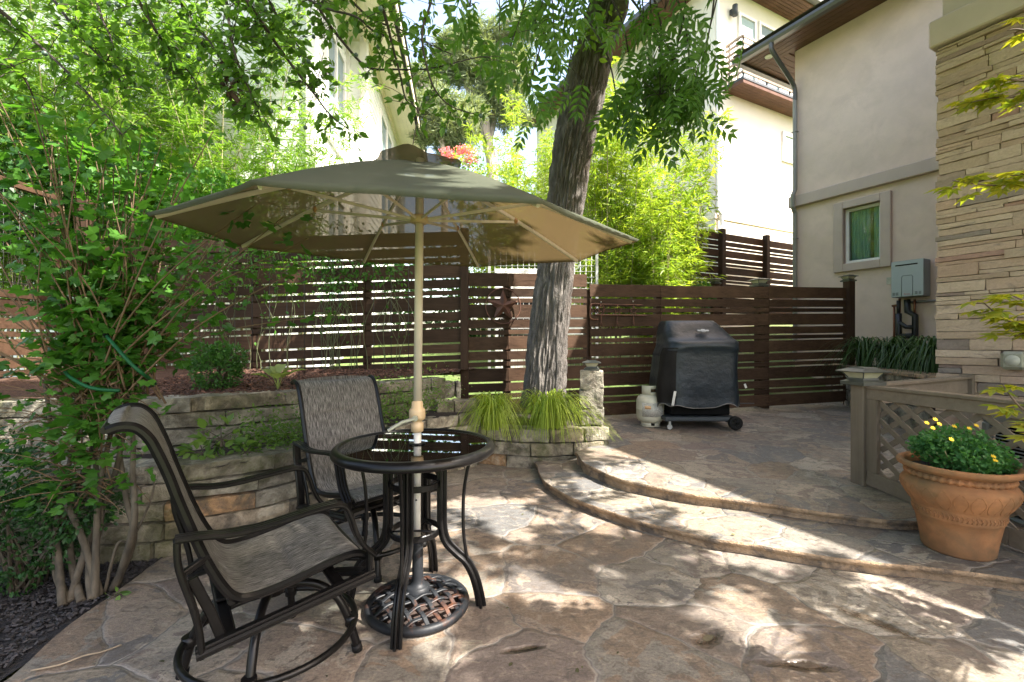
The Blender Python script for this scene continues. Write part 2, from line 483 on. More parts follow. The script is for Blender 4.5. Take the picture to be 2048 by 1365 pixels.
MT['soil'] = simple('potting_soil', (.03, .02, .015), .95, ns=40, na=.5, bs=50, bst=1, bd=.02)
MT['tank'] = simple('tank_paint', (.56, .53, .41), .4, ns=7, na=.08, c2=(.48, .42, .32), c2s=5, c2t=.68)
MT['cover'] = simple('grill_cover_cloth', (.0085, .014, .020), .40, ns=6, na=.3, bs=3, bst=.5, bd=.04, spec=.4)
MT['coverd'] = simple('grill_cover_panel', (.0115, .010, .009), .6, ns=6, na=.3, bs=5, bst=.3, bd=.02, spec=.15)
MT['rubber'] = simple('rubber', (.008, .008, .008), .6, spec=.2)
MT['steel'] = simple('painted_steel', (.05, .058, .065), .45, spec=.3)
MT['rust'] = simple('rusty_metal', (.085, .034, .022), .7, ns=14, na=.4, bs=40, bst=.3, bd=.003, c2=(.14, .06, .03), c2s=10)
MT['captop'] = simple('solar_cap_metal', (.055, .058, .05), .45, ns=14, na=.3, spec=.6)
MT['capglass'] = simple('solar_cap_lens', (.42, .40, .29), .25, ns=6, na=.2)
MT['heater'] = simple('heater_paint', (.36, .40, .43), .35, ns=3, na=.05, spec=.6)
MT['heaterd'] = simple('heater_side', (.22, .245, .265), .4, ns=3, na=.05)
MT['insul'] = simple('pipe_insulation', (.012, .012, .014), .45, ns=20, na=.3, bs=30, bst=.4, bd=.004)
MT['copper'] = simple('copper_pipe', (.22, .09, .05), .4, metal=.7)
MT['pvc'] = simple('grey_conduit', (.20, .20, .20), .4)
MT['acbody'] = simple('condenser_paint', (.22, .235, .24), .5)
MT['acgrille'] = simple('condenser_wire', (.28, .30, .31), .4, metal=.2)
MT['dark'] = simple('dark_void', (.006, .006, .006), .8, spec=.1)
MT['plate'] = simple('beige_plate', (.42, .40, .33), .5)
MT['outlet'] = simple('clear_outlet_cover', (.26, .25, .19), .3)
MT['wire'] = simple('galvanised_wire', (.42, .43, .42), .4, metal=.4)
MT['darkwire'] = simple('dark_wire', (.03, .03, .03), .6)
MT['bark'] = simple('oak_bark', (.135, .120, .108), .95, ns=16, na=.5, stretch=(1, 1, .4), bs=34, bst=1.0, bd=.03, c2=(.10, .075, .06), c2s=2.2, c2t=.6)
MT['twig'] = simple('twig', (.045, .034, .028), .9, ns=20)
MT['stem'] = simple('shrub_stem', (.075, .062, .044), .9, ns=22, na=.6, stretch=(1, 1, .3), bs=40, bst=.4, bd=.004)
MT['cane'] = simple('tan_cane', (.14, .088, .048), .85, ns=14, na=.3)
MT['culm'] = simple('bamboo_culm', (.25, .23, .11), .5, ns=4, na=.3, isl=.3)
MT['whitebark'] = simple('pale_bark', (.42, .37, .32), .9, ns=5, na=.3, stretch=(1, 1, .3), bs=14, bst=.5, bd=.02)
MT['hose'] = simple('green_hose', (.008, .07, .025), .5, spec=.2)
MT['yellow'] = simple('yellow_petal', (.75, .50, .02), .6)
MT['pink'] = leafmat('pink_blossom', (.6, .12, .2), (.75, .28, .33), .35, .7, 1.2)
MT['plum'] = simple('unripe_plum', (.07, .11, .085), .4, isl=.3)
MT['grasst'] = leafmat('sedge_blade', (.13, .24, .02), (.36, .44, .06), .4)
MT['liri'] = leafmat('strap_leaf', (.018, .05, .012), (.06, .12, .03), .25)
MT['bam1'] = leafmat('bamboo_leaf_green', (.085, .20, .025), (.21, .34, .05), .55)
MT['bam2'] = leafmat('bamboo_leaf_lime', (.13, .26, .03), (.34, .42, .055), .5)
MT['plumleaf'] = leafmat('plum_leaf', (.05, .125, .018), (.12, .23, .035), .55, .45, 1.9)
MT['pecan'] = leafmat('pinnate_leaf', (.045, .115, .02), (.10, .205, .035), .5, .35)
MT['shrubleaf'] = leafmat('lobed_leaf', (.022, .095, .013), (.09, .23, .03), .45)
MT['darkleaf'] = leafmat('small_dark_leaf', (.012, .045, .01), (.03, .09, .02), .3)
MT['boxleaf'] = leafmat('boxwood_leaf', (.03, .10, .02), (.08, .2, .04), .35)
MT['cover_leaf'] = leafmat('ground_cover_leaf', (.05, .12, .02), (.15, .25, .045), .4)
MT['mumleaf'] = leafmat('mum_leaf', (.035, .13, .04), (.085, .23, .06), .4)
MT['maple'] = leafmat('maple_leaf', (.11, .20, .02), (.33, .30, .03), .5)
MT['juni'] = leafmat('juniper_spray', (.085, .125, .07), (.22, .27, .14), .35, .7)
MT['hosta'] = leafmat('hosta_leaf', (.10, .19, .03), (.34, .38, .13), .35)

def fabric_mat():
    m, nt, b, out = newmat('canopy_mesh_fabric')
    v = ocoord(nt)
    n = noise_(nt, v, 3, 5, .6); n2 = noise_(nt, v, 220, 2)
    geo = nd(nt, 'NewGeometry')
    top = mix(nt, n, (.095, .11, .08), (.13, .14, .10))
    under = mix(nt, n, (.13, .088, .042), (.17, .115, .056))  # underside browner: warm bounce light from below is put into the colour
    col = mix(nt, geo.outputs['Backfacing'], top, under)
    lnk(nt, col, b.inputs['Base Color']); b.inputs['Roughness'].default_value = .9
    b.inputs['Specular IOR Level'].default_value = .15
    lnk(nt, bump(nt, n2, .25, .002), b.inputs['Normal'])
    t = nd(nt, 'BsdfTranslucent', {'Color': (.095, .066, .03)})
    s1 = nd(nt, 'MixShader', {0: .42, 1: b.outputs[0], 2: t.outputs[0]})
    tr = nd(nt, 'BsdfTransparent', {'Color': (1, .95, .85)})
    s2 = nd(nt, 'MixShader', {0: .07, 1: s1.outputs[0], 2: tr.outputs[0]})
    nt.links.new(s2.outputs[0], out.inputs['Surface'])
    return m
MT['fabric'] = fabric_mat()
def sling_mat():
    m, nt, b, out = newmat('woven_sling')
    v = nd(nt, 'TexCoord').outputs['UV']
    a = nd(nt, 'Mapping', {'Vector': v, 'Scale': (120, 9, 1)}).outputs[0]
    c = nd(nt, 'Mapping', {'Vector': v, 'Scale': (40, 150, 1)}).outputs[0]
    n = noise_(nt, a, 1.0, 3, .7); n2 = noise_(nt, c, 1.0, 2)
    col = ramp(nt, n, [(.36, (.035, .032, .028)), (.48, (.12, .11, .098)), (.62, (.30, .28, .255))])
    col = mix(nt, .35, col, ramp(nt, n2, [(.35, .4), (.65, 1.0)]), 'MULTIPLY')
    lnk(nt, col, b.inputs['Base Color']); b.inputs['Roughness'].default_value = .62
    b.inputs['Specular IOR Level'].default_value = .45
    lnk(nt, bump(nt, n, .25, .002), b.inputs['Normal'])
    return m
MT['sling'] = sling_mat()
def glass_mat(name, tint, refl=1.0, trans=.6):
    m, nt, b, out = newmat(name)
    fr = nd(nt, 'Fresnel', {'IOR': 1.5})
    g = nd(nt, 'BsdfGlossy', {'Color': (refl, refl, refl), 'Roughness': .01})
    t = nd(nt, 'BsdfTransparent', {'Color': tint})
    ms = nd(nt, 'MixShader', {0: math_(nt, 'MULTIPLY_ADD', fr.outputs[0], 1.3, .05, clamp=True), 1: t.outputs[0], 2: g.outputs[0]})
    nt.links.new(ms.outputs[0], out.inputs['Surface'])
    return m
MT['tableglass'] = glass_mat('smoked_glass', (.52, .56, .55), 1.0)
def pane_mat(name, c, k=.35):
    m, nt, b, out = newmat(name)
    g = nd(nt, 'BsdfGlossy', {'Color': (.9, .95, .95), 'Roughness': .02})
    b.inputs['Base Color'].default_value = (*c, 1); b.inputs['Roughness'].default_value = .5
    ms = nd(nt, 'MixShader', {0: k, 1: b.outputs[0], 2: g.outputs[0]})
    nt.links.new(ms.outputs[0], out.inputs['Surface'])
    return m
MT['pane'] = pane_mat('window_pane', (.15, .22, .25), .25)
MT['clearpane'] = glass_mat('clear_pane', (.75, .88, .92), .45)
MT['curtain'] = simple('pale_curtain', (.55, .66, .66), .9, ns=2, na=.05)
MT['pane2'] = pane_mat('pale_pane', (.35, .5, .52), .4)
def ledge_mat():
    m, nt, b, out = newmat('stacked_ledge_stone')
    v = ocoord(nt)
    r = nd(nt, 'NewGeometry').outputs['Random Per Island']
    col = ramp(nt, r, [(0, (.38, .30, .22)), (.2, (.46, .37, .28)), (.4, (.36, .275, .20)), (.55, (.50, .41, .315)), (.7, (.42, .305, .225)), (.8, (.33, .26, .20)), (.88, (.21, .19, .17)), (.93, (.36, .22, .17)), (1, (.40, .32, .23))])
    n1 = noise_(nt, nd(nt, 'Mapping', {'Vector': v, 'Scale': (1, 1, 3)}).outputs[0], 5, 7, .65, .6); n2 = noise_(nt, v, 45, 5, .7)
    col = mix(nt, 1.0, col, (1.05, .97, .94), 'MULTIPLY')
    col = mix(nt, ramp(nt, n1, [(.30, .7), (.43, 0.0)]), col, (.17, .135, .115))
    col = mix(nt, .35, col, ramp(nt, n2, [(.3, .4), (.65, 1.0)]), 'MULTIPLY')
    lnk(nt, col, b.inputs['Base Color']); b.inputs['Roughness'].default_value = .9
    lnk(nt, bump(nt, math_(nt, 'ADD', n1, math_(nt, 'MULTIPLY', n2, .5)), .7, .015), b.inputs['Normal'])
    return m
MT['ledge'] = ledge_mat()
def label_mat():
    m, nt, b, out = newmat('printed_label')
    v = ocoord(nt)
    s = nd(nt, 'SeparateXYZ', {0: v})
    ln = math_(nt, 'FRACT', math_(nt, 'MULTIPLY', s.outputs[2], 70.0))
    wd = noise_(nt, nd(nt, 'Mapping', {'Vector': v, 'Scale': (60, 60, 70)}).outputs[0], 1.0, 1)
    k = math_(nt, 'MULTIPLY', math_(nt, 'GREATER_THAN', ln, .5), math_(nt, 'GREATER_THAN', wd, .47))
    lnk(nt, mix(nt, math_(nt, 'MULTIPLY', k, .7), (.52, .50, .44), (.22, .2, .19)), b.inputs['Base Color'])
    b.inputs['Roughness'].default_value = .5
    return m
MT['label'] = label_mat()

# ------------------------------------------------------------------ leaves
def T_lance(w=.085):
    return (np.array([(0, 0, 0), (.38, w, .03), (1, 0, -.14), (.38, -w, .03)], float), [np.array([(0, 3, 2), (0, 2, 1)])])
def T_ovate(w=.29):
    V = np.array([(0, 0, 0), (.2, w * .8, .06), (.58, w, .06), (1, 0, -.1), (.58, -w, .06), (.2, -w * .8, .06), (.5, 0, 0)], float)
    return (V, [np.array([(0, 6, 2, 1), (0, 5, 4, 6)]), np.array([(6, 3, 2), (6, 4, 3)])])
def T_lobed():
    ang = [-150, -118, -95, -60, -42, -22, 0, 22, 42, 60, 95, 118, 150]
    rad = [.30, .40, .50, .40, .58, .42, .66, .42, .58, .40, .50, .40, .30]
    V = [(.34, 0, -.02)] + [(.34 + r * math.cos(math.radians(a)), r * math.sin(math.radians(a)), .05 * math.cos(3 * math.radians(a)) - .12 * r) for a, r in zip(ang, rad)]
    return (np.array(V), [np.array([(0, i, i + 1) for i in range(1, 13)])])
def T_pinnate(n=6, w=.17, L=.36):
    V, Q = [], []
    def leaf(p, d, l, droop):
        o = len(V); s = np.array([-d[1], d[0], 0])
        p = np.array(p); d = np.array(d)
        V.extend([p, p + d * l * .4 + s * l * w + (0, 0, -.02), p + d * l + (0, 0, droop), p + d * l * .4 - s * l * w + (0, 0, -.02)])
        Q.extend([(o, o + 3, o + 2), (o, o + 2, o + 1)])
    for k in range(n):
        t = .18 + .72 * k / (n - 1)
        z = -.22 * t * t
        l = L * (1 - .25 * abs(t - .5))
        for sg in (-1, 1):
            a = math.radians(62 - 18 * t)
            leaf((t, 0, z), (math.cos(a), sg * math.sin(a), 0), l, -.12)
    leaf((.92, 0, -.2), (1, 0, 0), L * .9, -.12)
    o = len(V)
    V.extend([np.array((0, .006, 0)), np.array((0, -.006, 0)), np.array((.5, -.005, -.055)), np.array((.5, .005, -.055)), np.array((.94, -.003, -.2)), np.array((.94, .003, -.2))])
    return (np.array(V, float), [np.array(Q), np.array([(o, o + 1, o + 2, o + 3), (o + 3, o + 2, o + 4, o + 5)])])
def T_palmate(n=7, w=.15):
    V, Q = [], []
    for k in range(n):
        a = math.radians(-118 + 236 * k / (n - 1))
        l = .75 * (1 - .45 * abs(k - (n - 1) / 2) / ((n - 1) / 2))
        d = np.array([math.cos(a), math.sin(a), 0]); s = np.array([-d[1], d[0], 0]); p = np.array([.2, 0, 0])
        o = len(V)
        V.extend([p, p + d * l * .45 + s * l * w * 1.3, p + d * l + (0, 0, -.1), p + d * l * .45 - s * l * w * 1.3])
        Q.extend([(o, o + 3, o + 2), (o, o + 2, o + 1)])
    return (np.array(V, float), [np.array(Q)])
def T_tuft(n=7, seed=3, w=.05):
    r = np.random.default_rng(seed); V, Q = [], []
    for k in range(n):
        d = r.normal(size=3); d[0] += .8; d /= np.linalg.norm(d)
        s = np.cross(d, r.normal(size=3)); s /= np.linalg.norm(s)
        l = r.uniform(.6, 1.0); o = len(V)
        V.extend([np.zeros(3), d * l * .5 + s * w, d * l, d * l * .5 - s * w])
        Q.extend([(o, o + 1, o + 2), (o, o + 2, o + 3)])
    return (np.array(V, float), [np.array(Q)])
def unit(a):
    return a / np.maximum(np.linalg.norm(a, axis=-1, keepdims=True), 1e-9)
def put_leaves(mb, tpl, pos, dr, nrm, scl):
    V, Fs = tpl
    pos, dr, nrm, scl = map(np.asarray, (pos, dr, nrm, scl))
    x = unit(dr); y = unit(np.cross(nrm, x)); z = np.cross(x, y)
    W = pos[:, None, :] + scl[:, None, None] * (V[None, :, 0:1] * x[:, None, :] + V[None, :, 1:2] * y[:, None, :] + V[None, :, 2:3] * z[:, None, :])
    n, m = len(pos), len(V)
    off = (np.arange(n) * m)[:, None, None]
    mb.arrays(W.reshape(-1, 3), [(A[None] + off).reshape(-1, A.shape[1]) for A in Fs])
def rnd_dir(n, flat=.5, down=.2):
    d = rng.normal(size=(n, 3)); d[:, 2] = d[:, 2] * flat - down
    return unit(d)
def rnd_nrm(n, spread=.55):
    d = rng.normal(size=(n, 3)) * spread; d[:, 2] += 1
    return unit(d)
# ================================================================== THE SETTING: ground, patio, terrace, beds
def sstep(a, b, x):
    t = min(1, max(0, (x - a) / (b - a))); return t * t * (3 - 2 * t)
def ground_z(x, y):
    z = -.08
    y = y - max(0, min(1.5, (x + .57) * .245))
    back = .32 + .17 * max(0, y - 6.2)
    back = min(back, 1.55) + .45 * sstep(3.0, 4.5, x) * sstep(8.8, 10.2, y)
    z = z + (back - z) * sstep(5.55, 6.3, y)
    return z
xs = [-220, -90, -40, -20] + [-12 + .75 * i for i in range(33)] + [20, 40, 90, 220]
ys = [-220, -60, -15, -4, 0, 2, 4, 5, 5.5, 5.75, 6, 6.3, 6.7, 7.2, 8, 8.6, 9, 9.5, 10, 10.6, 11.5, 13, 16, 22, 35, 60, 120, 300]
mb = MB()
mb.add([(x, y, ground_z(x, y)) for y in ys for x in xs],
       [[j * len(xs) + i, j * len(xs) + i + 1, (j + 1) * len(xs) + i + 1, (j + 1) * len(xs) + i] for j in range(len(ys) - 1) for i in range(len(xs) - 1)], True)
tag(mb.build('lawn', MT['lawn']), kind='structure')

def jitter_line(pts, step=.06, amp=.008, seed=0):
    r = random.Random(seed); out = []
    for a, b in zip(pts[:-1], pts[1:]):
        a, b = Vector(a), Vector(b)
        n = max(1, int((b - a).length / step))
        for k in range(n): 
            p = a.lerp(b, k / n)
            q = (mn.noise(Vector((p.x * 3.5, p.y * 3.5, seed * 3.1))) + .7 * mn.noise(Vector((p.x * 9, p.y * 9, seed * 1.1)))) * amp * 2.4
            out.append((p.x + q, p.y + q))
    out.append(tuple(pts[-1][:2]))
    return out
def smooth2(px, a, b=0.0, n=5):
    return [(p.x, p.y) for p in catmull([gnd(x, y, a, b) for x, y in px], n)]
left_edge = [(p.x, p.y) for p in (gnd(330, 1112), gnd(191, 1213), gnd(92, 1292), gnd(27, 1353))]
left_edge = [(-2.12, 3.3)] + left_edge + [(-1.9, 1.4), (-1.85, .2)]
le = jitter_line(left_edge, .07, .009, 5)
mb = MB(); mb.poly([(4.2, .2), (4.2, 5.0), (-2.12, 5.0)] + le, -.06, 0.0)
tag(mb.build('patio', MT['flag']), kind='structure')

S1 = [(1068, 925), (1073, 930.6), (1082, 952), (1099, 970), (1130, 989), (1165, 1004), (1221, 1023), (1284, 1043), (1367, 1065), (1441, 1079.5), (1500, 1088), (1622, 1108), (1743, 1125), (1865, 1135), (1956, 1146), (2048, 1160)]
S2 = [(1150, 905), (1156, 910), (1162, 921), (1182, 934), (1231, 955), (1294, 972), (1367, 985.5), (1465, 999), (1548, 1010), (1591, 1016), (1689, 1030), (1774, 1039), (1831, 1043)]
Z1 = .075
e1 = smooth2(S1, Z1) + [(3.3, 2.15)]
e2 = smooth2(S2, TA, TB) + [(2.75, 2.93), (3.6, 2.75)]
def slab(name, edge, back, ztop, amp):
    ztf = ztop if callable(ztop) else (lambda x, y: ztop)
    e = jitter_line(edge, .035, amp, len(name))
    inner = []
    for i, p in enumerate(e):
        a = Vector(e[max(i - 3, 0)]); b = Vector(e[min(i + 3, len(e) - 1)])
        d = (b - a).normalized(); nrm = Vector((-d.y, d.x))          # to the left of travel = uphill
        inner.append((p[0] + nrm.x * .02, p[1] + nrm.y * .02))
    m1 = MB(); m1.poly(e + back, lambda x, y: ztf(x, y) - .03, ztf)
    o = tag(m1.build(name, MT['flag2']), kind='structure')
    o.data.materials.append(MT['riser'])
    for q in o.data.polygons:
        if abs(q.normal.z) < .5: q.material_index = 1; q.use_smooth = True
    m2 = MB(); m2.poly(inner + back, -.05, lambda x, y: ztf(x, y) - .029)
    m2.build('riser', MT['riser'], o)
    return o
slab('step', e1, [(3.9, 3.4), (3.9, 4.4), (.9, 4.92), (.3, 4.72)], Z1, .005)
slab('terrace', e2, [(6.2, 2.7), (7.4, 6.4), (6.0, 7.75), (.85, 6.35), (.95, 4.86)], lambda x, y: zt(y), .005)

# planting beds
LOW = [(-3.6, 2.78), (-2.95, 2.68), (-2.42, 2.66), (-1.83, 2.76), (-1.45, 3.13), (-1.12, 3.75), (-.85, 4.3), (-.35, 4.75)]
UP = [(-5.0, 2.95), (-3.4, 3.02), (-2.46, 3.12), (-1.69, 3.7), (-1.2, 4.5), (-.72, 5.02)]
def bedmesh(name, poly_, zf, mat, bottom):
    mb = MB()
    x0, x1 = min(p[0] for p in poly_), max(p[0] for p in poly_); y0, y1 = min(p[1] for p in poly_), max(p[1] for p in poly_)
    st = .09
    nx, ny = int((x1 - x0) / st) + 2, int((y1 - y0) / st) + 2
    def ins(x, y):
        c = False; n = len(poly_)
        for i in range(n):
            ax, ay = poly_[i]; bx, by = poly_[(i + 1) % n]
            if (ay > y) != (by > y) and x < (bx - ax) * (y - ay) / (by - ay) + ax: c = not c
        return c
    idx = {}
    def vid(i, j):
        if (i, j) not in idx:
            x, y = x0 + i * st, y0 + j * st
            idx[(i, j)] = len(mb.v)
            mb.v.append((x, y, zf(x, y) + .018 * mn.noise(Vector((x * 5, y * 5, 1))) + .008 * mn.noise(Vector((x * 19, y * 19, 4)))))
        return idx[(i, j)]
    for i in range(nx):
        for j in range(ny):
            if ins(x0 + (i + .5) * st, y0 + (j + .5) * st):
                mb.f.append([vid(i, j), vid(i + 1, j), vid(i + 1, j + 1), vid(i, j + 1)]); mb.sm.append(True)
    return tag(mb.build(name, mat), kind='structure')
def off(pts, d):
    out = []
    for i, p in enumerate(pts):
        a = Vector(pts[max(i - 1, 0)]); b = Vector(pts[min(i + 1, len(pts) - 1)])
        t = (b - a).normalized(); out.append((p[0] - t.y * d, p[1] + t.x * d))
    return out
upz = lambda x, y: .875 + .035 * max(0, y - 3.4)
bedmesh('upper_mulch_bed', off(UP, .1) + [(-.35, 5.85), (-5.3, 5.7)], upz, MT['mulch'], 0)
bedmesh('lower_soil_bed', off(LOW, .08) + [(-.5, 5.1), (-1.1, 4.75), (-1.6, 3.9), (-2.4, 3.3), (-3.6, 3.2)], lambda x, y: .51 + .02 * (y - 2.7), MT['soil'], 0)
bedmesh('planter_soil', [(-.45, 4.9), (.2, 4.75), (.95, 4.95), (1.0, 6.3), (-.6, 5.9)], lambda x, y: .345, MT['soil'], 0)
bedmesh('black_mulch_bed', [(-5.3, .2), (-1.86, .2), (-1.9, 1.4), (-2.0, 2.0), (-2.05, 3.3), (-5.3, 3.3)], lambda x, y: -.012, MT['blackmulch'], 0)
def flakes(name, poly_, zf, n, size, mat):
    xs_ = [p[0] for p in poly_]; ys_ = [p[1] for p in poly_]
    P = []
    def ins(x, y):
        c = False; m = len(poly_)
        for i in range(m):
            ax, ay = poly_[i]; bx, by = poly_[(i + 1) % m]
            if (ay > y) != (by > y) and x < (bx - ax) * (y - ay) / (by - ay) + ax: c = not c
        return c
    while len(P) < n:
        x, y = rng.uniform(min(xs_), max(xs_)), rng.uniform(min(ys_), max(ys_))
        if ins(x, y): P.append((x, y, zf(x, y) + .012))
    tp = (np.array([(-.5, -.3, -.1), (.5, -.22, -.1), (.45, .3, -.1), (-.4, .25, -.1), (-.45, -.25, .12), (.45, -.2, .1), (.4, .25, .14), (-.35, .2, .1)], float),
          [np.array([(4, 5, 6, 7), (0, 1, 5, 4), (1, 2, 6, 5), (2, 3, 7, 6), (3, 0, 4, 7)])])
    mb = MB(); put_leaves(mb, tp, P, rnd_dir(n, .35, 0), rnd_nrm(n, .35), rng.uniform(.5, 1.2, n) * size)
    return tag(mb.build(name, mat), kind='stuff')
flakes('mulch_chips', [(-3.3, 1.3), (-1.93, 1.3), (-2.05, 2.0), (-2.1, 2.75), (-3.4, 2.75)], lambda x, y: -.012, 5200, .026, MT['flake'])['label'] = 'black mulch chips beside the patio edge'
flakes('bark_chips', off(UP, .14)[1:] + [(-.6, 5.5), (-3.6, 5.5)], upz, 4200, .035, MT['bark_chip'])['label'] = 'reddish brown bark chips on the upper bed'

# ================================================================== STONE WALLS
def rough_block(mb, c, size, R, seed, n=(7, 3, 4), amp=.008, rad=.008):
    hx, hy, hz = [s / 2 for s in size]
    key, V = {}, []
    Fs = []
    def vid(p):
        k = tuple(round(q, 4) for q in p)
        if k not in key:
            key[k] = len(V)
            q = Vector((p[0] * hx, p[1] * hy, p[2] * hz))
            i = Vector((max(-hx + rad, min(hx - rad, q.x)), max(-hy + rad, min(hy - rad, q.y)), max(-hz + rad, min(hz - rad, q.z))))
            d = q - i
            if d.length > 1e-6: q = i + d.normalized() * rad
            w = q + Vector((seed * 7.3, seed * 3.7, seed))
            nn = mn.noise_vector(w * 7) * amp + mn.noise_vector(w * 18) * amp * .6
            V.append(R @ (q + nn) + Vector(c))
        return key[k]
    for ax in range(3):
        u, v = (ax + 1) % 3, (ax + 2) % 3
        for sg in (-1, 1):
            for i in range(n[u]):
                for j in range(n[v]):
                    f = []
                    for a, b in ((i, j), (i + 1, j), (i + 1, j + 1), (i, j + 1)):
                        p = [0, 0, 0]; p[ax] = sg; p[u] = -1 + 2 * a / n[u]; p[v] = -1 + 2 * b / n[v]
                        f.append(vid(p))
                    Fs.append(f if sg > 0 else f[::-1])
    mb.add(V, Fs, False)
def stone_wall(name, label, line, courses, thick, mat, seed, bl=(.34, .78), cat='retaining wall', batter=.0, amp=.008):
    """courses: list of (z0, z1); blocks follow the polyline; thickness to the left (uphill)"""
    r = random.Random(seed); mb = MB()
    P = [Vector((x, y, 0)) for x, y in line]
    D = [0]
    for a, b in zip(P[:-1], P[1:]): D.append(D[-1] + (b - a).length)
    def pos(d):
        d = max(0, min(D[-1], d))
        for i in range(len(P) - 1):
            if d <= D[i + 1]: return P[i].lerp(P[i + 1], (d - D[i]) / max(1e-6, D[i + 1] - D[i]))
        return P[-1]
    k = 0
    for ci, (z0, z1) in enumerate(courses):
        d = -r.uniform(0, bl[0])
        while d < D[-1]:
            L = r.uniform(*bl); a, b = pos(d), pos(d + L)
            if (b - a).length > .06:
                t = (b - a).normalized(); nr = Vector((-t.y, t.x, 0))
                o = r.uniform(-.012, .012) + ci * batter
                c = (a + b) / 2 + nr * (thick / 2 + o) + Vector((0, 0, (z0 + z1) / 2))
                R = Matrix((t, nr, Vector((0, 0, 1)))).transposed()
                rough_block(mb, c, ((b - a).length - .012, thick, z1 - z0 - .010), R, seed * 31 + k, n=(10, 4, 5), amp=amp)
            d += L; k += 1
    o = mb.build(name, mat, loc=(line[0][0], line[0][1], courses[0][0]))
    return tag(o, label, cat)
def crs(z0, hs):
    out = []
    for h in hs: out.append((z0, z0 + h)); z0 += h
    return out
stone_wall('retaining_wall', 'lower mossy limestone retaining wall behind the near patio chair', LOW, crs(-.02, [.12, .11, .115, .115, .11]), .24, MT['block'], 3, batter=.006)
stone_wall('retaining_wall', 'upper mossy limestone wall holding the brown mulch bed with the hosta', UP, crs(.44, [.11, .12, .115, .115]), .24, MT['block'], 8, batter=.006)
stone_wall('retaining_wall', 'short stepped stack of mossy stones between the table and the planter', [(-.78, 4.72), (-.30, 4.86)], crs(.0, [.16, .17, .17, .17]), .26, MT['block'], 13, bl=(.24, .3))
stone_wall('retaining_wall', 'single mossy green block lying on top of the upper wall end', [(-.85, 4.98), (-.56, 5.05)], crs(.66, [.19]), .24, MT['block'], 17, bl=(.4, .45))
stone_wall('planter_wall', 'pale limestone planter wall in front of the big tree trunk', [(-.42, 4.86), (-.1, 4.72), (.25, 4.62), (.6, 4.68), (1.03, 4.80)], crs(-.02, [.14, .135, .14]), .24, MT['block2'], 21, bl=(.3, .5), cat='planter')
mb = MB()
pc = at(1183, 800, 4.95); pc.z = 0
Rp = Matrix.Rotation(math.radians(-9), 3, 'Z')
z = .40
for k, h in enumerate((.185, .20, .20)):
    rough_block(mb, (pc.x + .004 * (-1) ** k, pc.y, z + h / 2), (.245, .25, h - .006), Rp, 50 + k, n=(8, 8, 7), amp=.014); z += h
PIL_TOP = z
tag(mb.build('stone_pillar', MT['block2'], loc=(pc.x, pc.y, .4)), 'pale limestone pillar of three blocks at the planter end', 'pillar')

# ================================================================== SOLAR POST CAPS
def solar_cap(x, y, z, s, rz, label):
    t = thing('solar_post_light', label, 'solar light', (x, y, z), rz, 'solar post cap lights')
    def sq(mb, levels):
        vs = []
        for hw, zz in levels: vs += [(-hw, -hw, zz), (hw, -hw, zz), (hw, hw, zz), (-hw, hw, zz)]
        fs = [[3, 2, 1, 0]] + [[4 * i + k, 4 * i + (k + 1) % 4, 4 * i + 4 + (k + 1) % 4, 4 * i + 4 + k] for i in range(len(levels) - 1) for k in range(4)]
        n = len(levels) - 1
        fs.append([4 * n, 4 * n + 1, 4 * n + 2, 4 * n + 3])
        mb.add(vs, fs)
    a = s / 2
    m = MB(); sq(m, [(a * .80, 0), (a * .82, .10 * s), (a * .70, .13 * s), (a * .56, .17 * s), (a * .54, .22 * s)]); m.build('base', MT['captop'], t, local=True)
    m = MB(); sq(m, [(a * .50, .221 * s), (a * .72, .40 * s)]); m.build('lens', MT['capglass'], t, local=True)
    for sx in (-1, 1):
        for sy in (-1, 1): m = MB(); m.beam((sx * a * .52, sy * a * .52, .221 * s), (sx * a * .74, sy * a * .74, .40 * s), .03 * s, .03 * s, (1, 0, 0)); m.build('corner_bar', MT['captop'], t, local=True)
    m = MB(); sq(m, [(a * .98, .401 * s), (a * 1.0, .43 * s), (a * .80, .47 * s), (a * .52, .52 * s), (a * .5, .55 * s)]); m.build('cap', MT['captop'], t, local=True)
    return t
solar_cap(pc.x, pc.y, PIL_TOP - .004, .2, math.radians(-9), 'solar cap light sitting on the limestone pillar')

